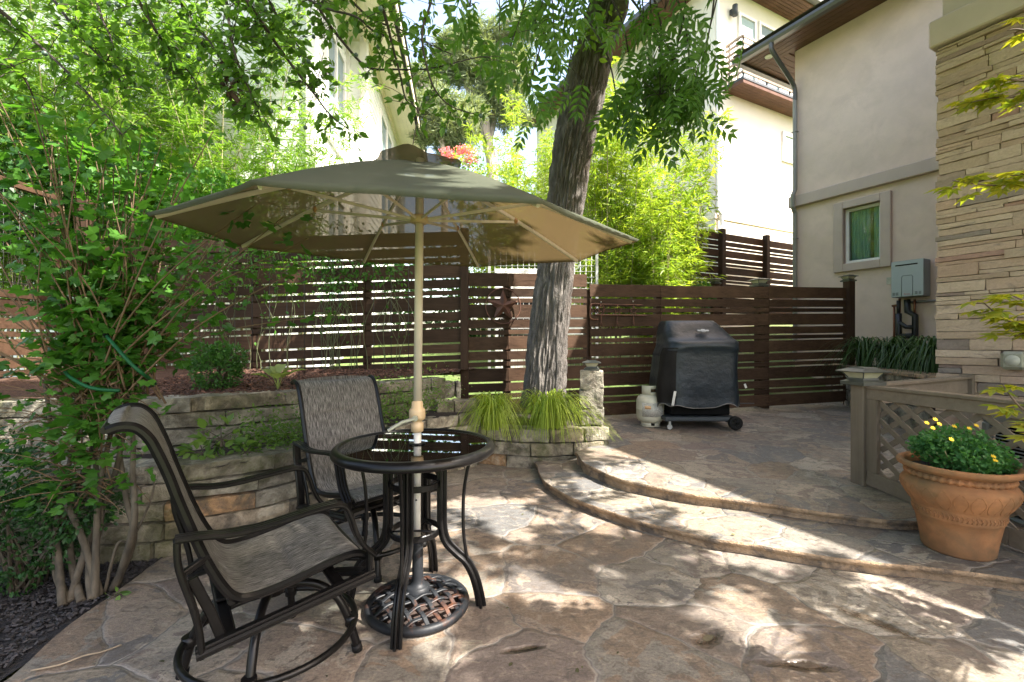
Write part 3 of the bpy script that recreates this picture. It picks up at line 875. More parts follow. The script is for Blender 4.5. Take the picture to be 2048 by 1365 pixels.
# ================================================================== FENCES
PAT = [.168, .024, .108, .024, .057, .024]
def slat_rows(z0, z1):
    rows, z, k = [], z1, 0
    while z > z0 + .03:
        h = PAT[(2 * k) % 6]; rows.append((max(z - h, z0), z)); z -= h + PAT[(2 * k) % 6 + 1]; k += 1
    return rows
def fence(name, label, A, B, zA, zB, posts=(), post_side=1, bd=.022, cat='fence', gap_splits=True, postw=.09, seed=1):
    """A, B: (x, y); zA, zB: (bottom, top); posts: list of (t, bottom, top, w, offset)"""
    r = random.Random(seed)
    A, B = Vector((*A, 0)), Vector((*B, 0)); d = (B - A).normalized(); nr = Vector((d.y, -d.x, 0))
    t = thing(name, label, cat, (A.x, A.y, zA[0]))
    mb = MB()
    rowsA, rowsB = slat_rows(*zA), slat_rows(*zB)
    cuts = [0] + [p[0] for p in posts if .03 < p[0] < .97] + [1]
    L = (B - A).length
    for k in range(min(len(rowsA), len(rowsB))):
        for c0, c1 in zip(cuts[:-1], cuts[1:]):
            def zz(c): return [(1 - c) * rowsA[k][q] + c * rowsB[k][q] for q in (0, 1)]
            a0, a1 = zz(c0), zz(c1)
            j0, j1 = r.uniform(-.004, .004), r.uniform(-.004, .004)
            p = A.lerp(B, c0) + d * .002; q = A.lerp(B, c1) - d * .002
            p.z = sum(a0) / 2 + j0; q.z = sum(a1) / 2 + j1
            mb.beam(p, q, bd, (a0[1] - a0[0] + a1[1] - a1[0]) / 2, ch=.002)
    mb.build('slats', MT['wood'], t)
    for (c, zb, zt_, wd, of) in posts:
        p = A.lerp(B, c) + nr * of
        m = MB(); R = Matrix((d, Vector((-d.y, d.x, 0)), Vector((0, 0, 1)))).transposed()
        m.box((p.x, p.y, (zb + zt_) / 2), (wd, wd, zt_ - zb), R, .005)
        m.build('post', MT['woodf'], t)
    return t
fr0, fr1 = (1.05, 6.17), (5.30, 7.19)
g0, g1 = zt(6.17) - .03, zt(7.19) - .02
fence('slat_fence', 'dark brown slat fence behind the covered grill', fr0, fr1, (g0, 2.065), (g1, 2.14),
      [(.0, .2, 2.0, .09, -.07), (.245, .2, 1.99, .09, -.07), (.66, .2, 2.05, .09, -.07), (1.004, .2, 2.24, .115, .01)], seed=2)
p = Vector((*fr0, 0)).lerp(Vector((*fr1, 0)), 1.004)
solar_cap(p.x, p.y, 2.24, .19, math.radians(13), 'solar cap light on the tall right end post of the grill fence')
p = Vector((*fr0, 0)).lerp(Vector((*fr1, 0)), .66)
m = MB(); m.box((p.x - .03, p.y + .2, 1.1), (.1, .1, 2.08), Matrix.Rotation(.23, 3, 'Z')); tag(m.build('fence_post', MT['woodf'], loc=(p.x - .03, p.y + .2, .1)), 'brown post standing just behind the grill fence under a solar cap', 'post')
solar_cap(p.x - .03, p.y + .2, 2.14, .24, math.radians(13), 'wide solar cap light peeking over the middle of the grill fence')
# middle section with the star, back section (taller), left side
fence('slat_fence', 'dark brown slat fence section with the metal star', (-.57, 5.72), (1.0, 6.1), (.36, 2.16), (.28, 2.19),
      [(.33, .3, 2.1, .09, -.07)], seed=3)
fence('slat_fence', 'tall dark brown slat fence behind the canopy and the upper mulch bed', (-5.14, 5.55), (-.62, 5.70), (.70, 2.50), (.72, 2.67),
      [(.0, .3, 3.0, .13, .06), (.14, .6, 2.5, .09, -.07), (.43, .5, 2.55, .09, -.07), (.735, .5, 2.6, .09, -.07), (1.006, .36, 2.70, .10, .02)], seed=4)
fence('slat_fence', 'low dark slat fence running along the left edge of the yard', (-5.14, .6), (-5.14, 5.45), (-.05, 1.725), (.25, 1.725),
      [(.35, 0, 1.72, .09, -.07), (.7, 0, 1.72, .09, -.07)], seed=5)
# mesh panel on the left fence
t = thing('trellis_panel', 'brown framed wire mesh panel above the low left fence', 'trellis', (-5.14, 3.0, 1.73))
mb = MB()
for z in (1.78, 2.92): mb.beam((-5.14, 1.2, z), (-5.14, 5.14, z), .06, .075)
for y in (1.2, 3.2, 5.11): mb.beam((-5.139, y, 1.73), (-5.139, y, 2.95), .062, .07, (0, 1, 0))
mb.build('frame', MT['wood'], t)
mb = MB()
for k in range(26): mb.tube([(-5.14, 1.3 + .15 * k, 1.75), (-5.14, 1.3 + .15 * k, 2.9)], .0028, 4)
for k in range(7): mb.tube([(-5.143, 1.2, 1.9 + .15 * k), (-5.143, 5.1, 1.9 + .15 * k)], .0028, 4)
mb.build('wire_mesh', MT['darkwire'], t)
# second wire trellis on the back fence
# upper yard fence
A = Vector((3.95, 10.35, 0)); dU = Vector((.887, .462, 0)); Bq = A + dU * 4.6
fence('slat_fence', 'higher brown slat fence in front of the tall cream house', (A.x, A.y), (Bq.x, Bq.y), (1.9, 3.88), (1.9, 3.90),
      [(.0, 1.7, 3.92, .13, .03), (.255, 1.7, 3.97, .13, .04), (.62, 1.7, 4.0, .13, .04)], seed=6)
C0 = Vector((3.92, 10.0, 0)); C1 = C0 + Vector((-.62, .9, 0)) * 2.6
fence('slat_fence', 'short shaded slat fence running back beside the lime bamboo', (C0.x, C0.y), (C1.x, C1.y), (1.6, 3.38), (1.6, 3.42), [(.0, 1.5, 3.45, .13, -.02)], seed=7)
m = MB(); m.box((at(1430, 570, 8.6).x, 8.6, 1.65), (.13, .13, 1.45)); tag(m.build('fence_post', MT['woodf'], loc=(at(1430, 570, 8.6).x, 8.6, 1.0)), 'slim brown post further back under a small solar cap', 'post')
solar_cap(at(1430, 570, 8.6).x, 8.6, 2.375, .2, .4, 'small distant solar cap light left of the wide one')
# wire fence of the neighbour
t = thing('wire_fence', 'galvanised grid wire fence of the neighbour behind the trunk', 'fence', (-.4, 8.0, .6))
mb = MB()
for x in (-.4, .55, 1.49): mb.box((x, 8.0, 1.75), (.045, .045, 2.3))
mb.build('post', MT['wire'], t)
mb = MB()
for k in range(19): mb.tube([(-.4 + .1 * k, 8.0, .7), (-.4 + .1 * k, 8.0, 2.86)], .0045, 4)
for k in range(22): mb.tube([(-.4, 7.995, .72 + .1 * k), (1.47, 7.995, .72 + .1 * k)], .0045, 4)
mb.build('wire_mesh', MT['wire'], t)
t = thing('outdoor_unit', 'white outdoor unit with dark slots behind the neighbour wire fence', 'air conditioner', (.1, 8.7, .7))
m = MB(); m.box((.1, 8.7, 1.65), (.85, .4, 2.0), None, .02); m.build('case', MT['white'], t)
m = MB()
for k in range(4): m.box((-.18 + .2 * k, 8.495, 2.45), (.15, .012, .05))
for k in range(9): m.box((.1, 8.495, 1.2 + .1 * k), (.7, .012, .05))
m.build('slots', MT['dark'], t)

# ================================================================== RIGHT HOUSE
HC = Vector((5.89, 9.47, 0)); HU = Vector((.462, -.887, 0)); HN = Vector((-.887, -.462, 0)); UZ = Vector((0, 0, 1))
RH = Matrix((HU, HN, UZ)).transposed()
def W(u, o, z): return HC + HU * u + HN * o + UZ * z
def hbox(mb, u0, u1, o0, o1, z0, z1, ch=.004):
    return mb.box(W((u0 + u1) / 2, (o0 + o1) / 2, (z0 + z1) / 2), (abs(u1 - u0), abs(o1 - o0), abs(z1 - z0)), RH, ch)
def hw(px, py, o=0.0):
    c = W(0, o, 0); r = (px - 1024) / F
    u = (c.y * r - c.x) / (HU.x - r * HU.y)
    p = c + HU * u
    return u, H + (683 - py) / F * p.y
house = thing('stucco_house', 'taupe stucco house with stacked stone bay and brown eave on the right', 'house', tuple(W(0, 0, 0)))
mb = MB()
u0, u1, z0, z1 = .92, 1.52, 2.76, 3.80          # window opening
mb.poly([tuple(W(a, b, 0))[:2] for a, b in ((0, 0), (u0, 0), (u0, -.3), (0, -.3))], .3, 7.4); mb.poly([tuple(W(a, b, 0))[:2] for a, b in ((u1, 0), (9, 0), (9, -.3), (u1, -.3))], .3, 7.4)
[mb.poly([tuple(W(a, b, 0))[:2] for a, b in ((u0, 0), (u1, 0), (u1, -.3), (u0, -.3))], q, t_) for q, t_ in ((.3, z0), (z1, 7.4))]
hbox(mb, 0, .3, -6, -.3, .3, 7.4)
mb.build('wall', MT['stucco'], house)
mb = MB(); hbox(mb, -.09, 3.45, -.02, .09, 4.07, 4.30, .012); hbox(mb, -.09, -.001, -6, -.021, 4.07, 4.30, .012)
mb.build('trim_band', MT['stucco2'], house)
win = MB()
a0, a1, b0, b1 = u0 - .16, u1 + .16, z0 - .15, z1 + .14
hbox(win, a0, u0, -.05, .06, b0, b1, .01); hbox(win, u1, a1, -.05, .06, b0, b1, .01); hbox(win, u0, u1, -.05, .06, b0, z0, .01); hbox(win, u0, u1, -.05, .06, z1, b1, .01)
wo = win.build('window', MT['stucco2'], house)
m = MB(); f = .055
hbox(m, u0, u0 + f, -.12, -.05, z0, z1); hbox(m, u1 - f, u1, -.12, -.05, z0, z1); hbox(m, u0 + f, u1 - f, -.12, -.05, z0, z0 + f); hbox(m, u0 + f, u1 - f, -.12, -.05, z1 - f, z1)
m.build('frame', MT['white'], wo)
m = MB(); hbox(m, u0 + f, u1 - f, -.10, -.09, z0 + f, z1 - f, .001); m.build('pane', MT['clearpane'], wo)
m = MB(); ws = [(u0 + f + .30 * i / 40, -.155 + .02 * math.sin(i * .9)) for i in range(41)]
m.add([W(a, b, z) for a, b in ws for z in (z0 + .02, z1 - .02)], [[2 * i, 2 * i + 2, 2 * i + 3, 2 * i + 1] for i in range(40)], True)
ws = [(u1 - f - .13 * i / 20, -.155 + .02 * math.sin(i * .9)) for i in range(21)]
m.add([W(a, b, z) for a, b in ws for z in (z0 + .02, z1 - .02)], [[2 * i, 2 * i + 2, 2 * i + 3, 2 * i + 1] for i in range(20)], True)
m.build('curtain', MT['curtain'], wo)
m = MB(); hbox(m, u0 - .02, u1 + .02, -.34, -.301, z0 - .02, z1 + .02); m.build('room', simple('dim_room', (.10, .12, .12), .9), wo)
# eave
ze = 7.30
mb = MB()
for k in range(5): hbox(mb, -.72, 9, .08 + .128 * k, .08 + .128 * (k + 1) - .006, ze, ze + .02, .003)
for k in range(5): hbox(mb, -.72 + .128 * k, -.72 + .128 * (k + 1) - .006, -6, .075, ze + .0015, ze + .02, .003)
hbox(mb, -.72, 9, -6, .72, ze + .021, ze + .12)
mb.build('soffit', MT['soffit'], house)
rf = MB()
ea = [W(-.85, .85, ze + .13), W(9.2, .85, ze + .13), W(9.2, -6, ze + .13), W(-.85, -6, ze + .13), W(3.5, -3.5, ze + 1.6), W(9.2, -3.5, ze + 1.6)]
rf.add(ea, [[0, 1, 5, 4], [1, 2, 5], [2, 3, 4, 5], [3, 0, 4], [3, 2, 1, 0]]); roof = rf.build('roof', MT['roofing'], house)
gp = [(-.065, .0), (.035, 0), (.065, .05), (.065, .10), (.05, .11), (.05, .09), (-.05, .09), (-.05, .12), (-.065, .12)]
mb = MB(); mb.sweep([W(-.79, .79, ze - .05), W(9, .79, ze - .05)], [(-a, b) for a, b in gp][::-1], up=(0, 0, 1), smooth=False)
mb.sweep([W(-.79, .85, ze - .049), W(-.79, -6, ze - .049)], [(a, b) for a, b in gp], up=(0, 0, 1), smooth=False)
mb.build('gutter', MT['gutter'], house)
# light in the soffit
m = MB(); m.lathe([(0, -.004), (.045, -.004), (.055, -.012), (.075, -.012), (.08, 0)], 20, W(-.33, .36, ze)); m.build('soffit_light', MT['white'], house)
# downspout
mb = MB()
mb.bar(catmull([W(.0, .79, ze - .04), W(.0, .78, ze - .17), W(.02, .62, ze - .33), W(.04, .25, ze - .62), W(.05, .10, ze - .80), W(.05, .085, ze - 1.05)], 5), .085, .075, tuple(HU))
mb.build('downspout_elbow', MT['gutter'], house)
mb = MB()
mb.bar([W(.05, .085, ze - 1.03), W(.05, .085, 4.42), W(.05, .16, 4.30), W(.05, .16, 4.05), W(.05, .085, 3.93), W(.05, .085, .9)], .085, .075, tuple(HU))
for z in (5.6, 3.4, 2.2): hbox(mb, .0, .10, .04, .127, z, z + .02)
mb.build('downspout', MT['spout'], house)
# stone bay
OB, US = 3.45, 3.51
mb = MB(); hbox(mb, US + .04, 9, .005, OB - .05, .1, 4.36); mb.build('bay_wall', MT['stucco2'], house)
mb = MB(); r = random.Random(5)
z = .05
while z < 4.33:
    h = r.choice([.035, .05, .06, .075, .09, .11, .125]); h = min(h, 4.335 - z)
    if h < .02: break
    u = US + r.uniform(-.015, .012)
    while u < 5.7:
        L = r.uniform(.16, .62)
        if h > .08 and r.random() < .4:
            k = r.uniform(.35, .65)
            for (za, zb) in ((z, z + h * k), (z + h * k, z + h)):
                d = r.uniform(0, .022); rough_block(mb, W(u + L / 2, OB - .04 + d / 2, (za + zb) / 2), (L - .004, .09 + d, zb - za - .004), RH, r.random() * 50, n=(8, 2, 3), amp=.005, rad=.003)
        else:
            d = r.uniform(0, .03); rough_block(mb, W(u + L / 2, OB - .04 + d / 2, z + h / 2), (L - .004, .09 + d, h - .004), RH, r.random() * 50, n=(8, 2, 3), amp=.005, rad=.003)
        u += L
    z += h
mb.build('stacked_stone', MT['ledge'], house)
mb = MB(); hbox(mb, US - .05, 6.6, .006, OB + .075, 4.36, 4.64, .015); mb.build('stone_cap', MT['stucco2'], house)
mb = MB(); hbox(mb, US + .03, 9, .006, OB - .03, 4.641, 6.0); mb.build('bay_upper_wall', MT['stucco2'], house)
mb = MB(); hbox(mb, US - .45, 9.3, .1, OB + .42, 6.0, 6.14); mb.build('unseen_bay_roof', MT['roofing'], house)  # unseen roof, added with its overhang set to cast the terrace shade edge

# water heater on the wall
hu, _ = 1.985, 0
t = thing('water_heater', 'grey tankless water heater mounted on the taupe stucco wall', 'water heater', tuple(W(1.765, 0, 2.04)))
mb = MB(); hbox(mb, 1.765, 2.21, .005, .235, 2.04, 2.65, .012); mb.build('case', MT['heaterd'], t)
mb = MB()
hbox(mb, 1.77, 2.205, .236, .25, 2.045, 2.645, .008)
mb.build('front_panel', MT['heater'], t)
mb = MB()
mb.bar([W(1.83, .252, 2.575), W(2.13, .252, 2.575)], .02, .012, tuple(HN), e=.4)
mb.build('exhaust_slot', MT['dark'], t)
mb = MB()
pp = [W(1.915, .252, 2.05), W(1.915, .252, 2.37), W(1.93, .252, 2.395), W(2.05, .252, 2.395), W(2.065, .252, 2.37), W(2.065, .252, 2.05)]
mb.tube(pp, .005, 5); mb.build('raised_panel', MT['heaterd'], t)
mb = MB()
for uu in (1.79, 1.835, 2.095, 2.145):
    for zz in (2.075, 2.092, 2.109): hbox(mb, uu, uu + .035, .2505, .2525, zz, zz + .007, .0005)
mb.build('vent_slots', MT['dark'], t)
cu = bpy.data.curves.new('name_print', 'FONT'); cu.body = 'Rinnai'; cu.size = .034; cu.extrude = .0004; cu.align_x = 'CENTER'
fo = bpy.data.objects.new('tmp', cu); COL.objects.link(fo)
dg = bpy.context.evaluated_depsgraph_get(); me = bpy.data.meshes.new_from_object(fo.evaluated_get(dg))
bpy.data.objects.remove(fo)
MR = Matrix((HU, UZ, HN)).transposed().to_4x4(); MR.translation = W(1.99, .2515, 2.075) - W(1.765, 0, 2.04)
me.transform(MR); me.materials.append(simple('red_print', (.45, .03, .03), .5))
fo = bpy.data.objects.new('name_print', me); COL.objects.link(fo); fo.parent = t
mb = MB()
def hp(px, py, o): 
    u, z = hw(px, py, o); return W(u, o, z)
mb.tube(catmull([hp(1797, 602, .14), hp(1797, 628, .14)], 2), .028, 10)
mb.tube([hp(1797, 628, .14), hp(1797, 671, .14), hp(1800, 673, .14), hp(1828, 673, .14), hp(1830, 671, .14), hp(1830, 632, .14), hp(1815, 624, .14), hp(1814, 600, .14)], .045, 10)
mb.tube([hp(1798, 645, .15), hp(1812, 655, .15), hp(1829, 655, .15)], .034, 8)
mb.build('insulated_pipes', MT['insul'], t)
mb = MB()
mb.tube([hp(1788, 612, .06), hp(1788, 712, .06)], .016, 8); mb.tube([hp(1784, 613, .1), hp(1800, 611, .1)], .02, 8)
mb.tube([hp(1799, 598, .14), hp(1799, 625, .14)], .017, 8); mb.tube([hp(1829, 600, .12), hp(1829, 632, .12)], .017, 8)
mb.build('supply_pipes', MT['copper'], t)
mb = MB(); mb.tube([hp(1822, 605, .07), hp(1872, 602, .07)], .02, 8); mb.tube([hp(1812, 603, .12), hp(1822, 620, .13), hp(1832, 645, .13)], .006, 6); mb.build('conduit', MT['pvc'], t)
mb = MB(); hbox(mb, 1.60, 1.735, .002, .012, 2.30, 2.42); hbox(mb, 1.65, 1.685, .0125, .02, 2.345, 2.375)
tag(mb.build('wall_plate', MT['plate'], loc=tuple(W(1.66, 0, 2.36))), 'small pale wall plate left of the water heater', 'outlet plate')
# outlet cover on the stone
uo, zo = hw(2031, 722, OB + .05)
t = thing('outlet_cover', 'translucent outdoor outlet cover on the stacked stone', 'outlet cover', tuple(W(uo, OB + .03, zo)))
mb = MB(); hbox(mb, uo - .085, uo + .085, OB + .01, OB + .13, zo - .085, zo + .085, .03); mb.build('cover', MT['outlet'], t)
mb = MB(); mb.lathe([(0, .01), (.05, .008), (.052, 0)], 16, W(uo, OB + .131, zo), M=Matrix((HU, UZ, HN)).transposed()); mb.build('knob', MT['plate'], t)

# raised bed under the house wall
PB = [(4.60, 4.80), (4.68, 5.2), (4.80, 5.75), (4.90, 6.3), (5.30, 7.30), (5.9, 8.6)]
stone_wall('bed_wall', 'flat stone edging of the raised bed under the water heater', PB[::-1], crs(.2, [.17, .17, .17, .17]), .3, MT['block2'], 31, bl=(.3, .6), cat='planter')
bed2 = [(a - .0, b) for a, b in PB] + [(6.3, 8.7), tuple(W(3.4, .0, 0))[:2], tuple(W(3.4, 3.3, 0))[:2]]
mb = MB(); mb.poly([(p[0] + .12, p[1]) for p in bed2[:6]] + bed2[6:], .1, .86); tag(mb.build('raised_bed_soil', MT['soil']), kind='structure')
mb = MB()
for k, (a, b) in enumerate(zip(PB[:-1], PB[1:])): 
    a_, b_ = Vector((*a, .9)), Vector((*b, .9)); d = (b_ - a_).normalized(); nr = Vector((d.y, -d.x, 0))
    mb.beam(a_ + nr * .12 + d * .004, b_ + nr * .12 - d * .004, .36, .045, ch=.008)
tag(mb.build('coping', MT['riser'], loc=(4.7, 5, .88)), 'beige flagstone coping on the raised bed edge', 'coping')

# ================================================================== TALL CREAM HOUSE
TCn = Vector((5.8, 13, 0)); TU = Vector((.887, .462, 0)); TN = Vector((.462, -.887, 0))
RT = Matrix((TU, -TN, UZ)).transposed()
def TW(u, o, z): return TCn + TU * u + TN * o + UZ * z
def tb(mb, u0, u1, o0, o1, z0, z1, ch=.004):
    return mb.box(TW((u0 + u1) / 2, (o0 + o1) / 2, (z0 + z1) / 2), (abs(u1 - u0), abs(o1 - o0), abs(z1 - z0)), RT, ch)
th = thing('cream_house', 'tall cream three storey house with slatted balcony', 'house', tuple(TW(0, 0, 1.5)))
mb = MB(); tb(mb, 0, 9, -10, 0, 1.0, 11.6); mb.build('wall', MT['cream'], th)
mb = MB(); tb(mb, -.75, 9.7, -10, .72, 11.6, 11.63); 
for k in range(7): tb(mb, -.74, 9.7, .02 + .1 * k, .02 + .1 * k + .09, 11.585, 11.6)
mb.build('soffit', MT['soffit'], th)
mb = MB(); tb(mb, -.78, 9.8, -10.2, .78, 11.631, 11.85); mb.build('roof', MT['roofing'], th)
mb = MB(); tb(mb, -.9, -.781, -10.2, .9, 11.63, 11.8); tb(mb, -.78, 9.8, .781, .9, 11.63, 11.8); mb.build('gutter', MT['gutter'], th)
mb = MB(); tb(mb, -.03, 9, .001, .03, 4.80, 4.93); tb(mb, -.03, -.001, -10, 0, 7.85, 7.97); tb(mb, -.03, -.001, -10, 0, 4.80, 4.93); mb.build('belt_course', MT['creamtrim'], th)
mb = MB(); mb.bar([TW(.06, .04, 11.5), TW(.06, .04, 5.05), TW(.16, .09, 4.9), TW(.16, .09, 4.6), TW(.07, .04, 4.4), TW(.07, .04, 2)], .09, .07, tuple(TU)); mb.build('downspout', MT['white'], th)
def twin(u0, u1, z0, z1, pane, tw=.09):
    m = MB(); tb(m, u0, u0 + tw, .001, .06, z0, z1); tb(m, u1 - tw, u1, .001, .06, z0, z1); tb(m, u0 + tw, u1 - tw, .001, .06, z0, z0 + tw); tb(m, u0 + tw, u1 - tw, .001, .06, z1 - tw, z1)
    o = m.build('window', MT['white'], th)
    m = MB(); tb(m, u0 + tw, u1 - tw, .002, .012, z0 + tw, z1 - tw, .001); m.build('pane', MT[pane], o)
twin(.98, 1.80, 8.75, 11.02, 'pane2'); twin(1.92, 3.0, 8.75, 11.05, 'pane'); twin(3.1, 4.0, 7.0, 7.95, 'pane2', .13)
bal = MB()
bu0, bu1, bo = .40, 4.6, .60
for k in range(6): tb(bal, bu0, bu1, .005 + .1 * k, .1 + .1 * k, 8.5, 8.53)
tb(bal, bu0 + .003, bu1, .005, bo - .003, 8.531, 8.66)
balcony = bal.build('balcony', MT['soffit'], th)
m = MB()
for k in range(7):
    z = 8.78 + .165 * k
    tb(m, bu0, bu1, bo - .03, bo, z, z + .075); tb(m, bu0, bu0 + .03, .03, bo - .031, z, z + .075)
m.build('railing', wood_mat('weathered_rail', (.20, .15, .115), (.30, .24, .19), .7), balcony)
m = MB()
for u in (bu0 + .05, 1.5, 2.6, 3.7): tb(m, u, u + .04, bo - .075, bo - .031, 8.66, 9.85)
tb(m, bu0 + .031, bu0 + .06, .1, .14, 8.66, 9.85)
tb(m, bu0 - .012, bu1, bo + .001, bo + .014, 8.60, 8.67); tb(m, bu0 - .013, bu0 - .001, .0, bo + .012, 8.60, 8.67)
m.build('railing_post', MT['steel'], balcony)
t = thing('wall_lamp', 'dark cylinder wall lamp beside the balcony door of the cream house', 'wall lamp', tuple(TW(.66, 0, 10.85)))
m = MB(); m.cyl(TW(.66, .15, 10.72), TW(.66, .15, 11.02), .075, 16); m.build('shade', MT['steel'], t)
m = MB(); tb(m, .61, .71, .002, .08, 10.8, 10.95); m.build('bracket', MT['steel'], t)

# ================================================================== LEFT NEIGHBOUR HOUSE
lh = thing('sided_house', 'pale lap sided house with a wide cream eave on the left', 'house', (-3.42, 7.8, 0))
KA, KD = Vector((-3.42, 7.8, 0)), Vector((-.114, .9935, 0))
def laps(mb, a, b, z0, z1, e=.17):
    a, b = Vector(a), Vector(b); d = (b - a).normalized(); nr = Vector((d.y, -d.x, 0))
    n = int((z1 - z0) / e)
    for k in range(n):
        za, zb = z0 + k * e, z0 + (k + 1) * e
        vs = [a + nr * .010 + UZ * za, b + nr * .010 + UZ * za, b + UZ * zb, a + UZ * zb, a + UZ * za, b + UZ * za]
        mb.add(vs, [[0, 1, 2, 3], [4, 5, 1, 0]])
mb = MB()
K1 = KA + KD * 2.38; K2 = K1 + Vector((.39, .0, 0)); K3 = K2 + KD * 7.5
laps(mb, KA, K1, 0, 8.05); laps(mb, K1, K2, 0, 8.05); laps(mb, K2, K3, 0, 8.05)
laps(mb, KA + Vector((-11, 0, 0)), KA, 0, 8.05)
mb.build('wall', MT['siding'], lh)
mb = MB()
for p in (KA, K1, K2): mb.box(p + UZ * 4.0 + Vector((.0, -.0, 0)), (.16, .16, 8.1))
mb.beam(K1 + Vector((.2, -.02, 4.35)), K2 + Vector((.03, -.02, 4.35)), .12, .06)
mb.build('corner_boards', MT['white'], lh)
mb = MB()
def LP(s, o, z): return K2 + KD * s + Vector((KD.y, -KD.x, 0)) * o + UZ * z
for k in range(6): mb.beam(LP(-4.5, .05 + .125 * k, 8.06), LP(7.6, .05 + .125 * k, 8.06), .12, .02)
mb.beam(LP(-4.5, -.3, 8.07), LP(7.6, -.3, 8.07), .56, .02)
mb.build('soffit', MT['creamtrim'], lh)
mb = MB(); mb.beam(LP(-4.5, .84, 8.14), LP(7.6, .84, 8.14), .03, .2); mb.beam(LP(-4.5, .04, 8.0), LP(7.5, .04, 8.0), .05, .13); mb.build('fascia', MT['creamtrim'], lh)
rf = MB(); rf.add([LP(-4.6, .9, 8.25), LP(7.8, .9, 8.25), LP(7.8, -5, 10.8), LP(-4.6, -5, 10.8), LP(-4.6, -11, 8.25), LP(7.8, -11, 8.25)], [[0, 1, 2, 3], [3, 2, 5, 4]]); rf.build('roof', MT['roofing'], lh)
def lwin(base, s0, s1, z0, z1):
    nr = Vector((KD.y, -KD.x, 0))
    m = MB()
    a, b = base + KD * s0 + nr * .03, base + KD * s1 + nr * .03
    for z in (z0, z1): m.beam(a + UZ * z, b + UZ * z, .06, .1)
    for q in (a, (a + b) / 2, b): m.beam(q + UZ * z0, q + UZ * z1, .07, .1, tuple(KD))
    o = m.build('window', MT['white'], lh)
    m = MB(); m.beam(a + UZ * (z0 + z1) / 2 - nr * .012, b + UZ * (z0 + z1) / 2 - nr * .012, .012, z1 - z0 - .1); m.build('pane', MT['pane'], o)
lwin(K2, 1.9, 3.9, 4.3, 7.4); lwin(KA, .7, 2.0, 5.2, 7.3); lwin(KA, .7, 2.0, 1.9, 4.2); lwin(K2, 4.6, 5.9, 2.0, 3.6)
# ================================================================== UMBRELLA
UX, UY = -.4665, 2.25
PHI, UR, UZ0, TAx, TAy, UTOP = math.radians(-12.77), 1.057, 1.786, -.0229, .058, 2.185
um = thing('patio_umbrella', 'olive mesh market umbrella open over the glass table', 'umbrella', (UX, UY, .1))
def tilt(x, y, z): return Vector((UX + x, UY + y, z + TAx * x + TAy * y))
def ribp(k, t):
    a = PHI + k * math.pi / 4; r = .03 + (UR - .03) * t
    z = UTOP + (UZ0 - UTOP) * t + .02 * math.sin(math.pi * t)
    return tilt(r * math.cos(a), r * math.sin(a), z)
mb = MB(); NU, NV = 22, 10
for k in range(8):
    vs, fs = [], []
    for i in range(NU + 1):
        t = .10 + .9 * i / NU + (0 if i else 0)
        a, b = ribp(k, t), ribp(k + 1, t)
        for j in range(NV + 1):
            s = j / NV; p = a.lerp(b, s); q = 4 * s * (1 - s)
            p.z -= .06 * q * t * (1 - t) + .006 * q * mn.noise(Vector((p.x * 4, p.y * 4, 2)))
            if i == NU: p += (Vector((UX, UY, p.z)) - p) * .022 * q
            vs.append(p)
    e = NV + 1
    # hem
    for j in range(NV + 1):
        p = vs[NU * e + j].copy(); c = Vector((UX, UY, p.z)); p += (c - p) * .012; p.z -= .010; vs.append(p)
    for i in range(NU + 1):
        for j in range(NV): fs.append([i * e + j, (i + 1) * e + j, (i + 1) * e + j + 1, i * e + j + 1])
    mb.add(vs, fs, True)
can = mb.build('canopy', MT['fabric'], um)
bm_ = bmesh.new(); bm_.from_mesh(can.data); bmesh.ops.remove_doubles(bm_, verts=bm_.verts, dist=.0008); bm_.to_mesh(can.data); bm_.free()
mb = MB()
vs, fs = [], []
NA, NR = 48, 8
for i in range(NA):
    a = 2 * math.pi * i / NA
    for j in range(NR + 1):
        t = j / NR; sc_ = .205 * (1 - .05 * math.cos(8 * (a - PHI)))
        wv = max(0, math.sin(4 * (a - PHI) + .9)) * .022 + .008 * math.sin(3 * a + 1)
        vs.append(tilt(sc_ * t * math.cos(a), sc_ * t * math.sin(a), 2.222 - .05 * t ** 1.6 + wv * t ** 3))
for i in range(NA):
    j2 = (i + 1) % NA
    for j in range(NR): fs.append([i * 9 + j, j2 * 9 + j, j2 * 9 + j + 1, i * 9 + j + 1])
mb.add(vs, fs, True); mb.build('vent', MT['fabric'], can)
hub = Vector((UX + .008, UY, 1.90))
for k in range(8):
    m = MB()
    P = [ribp(k, .08 + .89 * i / 10) - UZ * .022 for i in range(11)]
    m.bar(P, .013, .02); rb = m.build('rib', MT['cream_pole'], um)
    mid = ribp(k, .53) - UZ * .032; a = PHI + k * math.pi / 4
    st = hub + Vector((math.cos(a) * .035, math.sin(a) * .035, .0))
    m = MB(); m.beam(st, mid, .009, .014); m.build('strut', MT['cream_pole'], rb)
    m = MB(); m.sphere(mid + UZ * .006, .014, 6, (1, 1, 1.2)); m.build('joint', MT['ochre'], rb)
m = MB(); m.lathe([(.02, -.02), (.036, -.02), (.045, -.012), (.045, .012), (.036, .02), (.02, .02)], 24, hub); m.build('hub', MT['tanplastic'], um)
m = MB(); m.lathe([(.0, .03), (.02, .03), (.026, .02), (.026, -.02), (.02, -.03)], 16, (UX + .012, UY, 2.13)); m.build('top_hub', MT['ochre'], um)
m = MB(); m.cyl((UX, UY, .98), (UX + .012, UY, 2.2), .0205, 20); m.build('upper_pole', MT['cream_pole'], um)
m = MB(); m.cyl((UX - .004, UY, .29), (UX, UY, .93), .0185, 20); m.build('lower_pole', simple('white_worn_pole', (.56, .54, .49), .45, ns=9, na=.1, c2=(.3, .27, .22), c2s=14, c2t=.68), um)
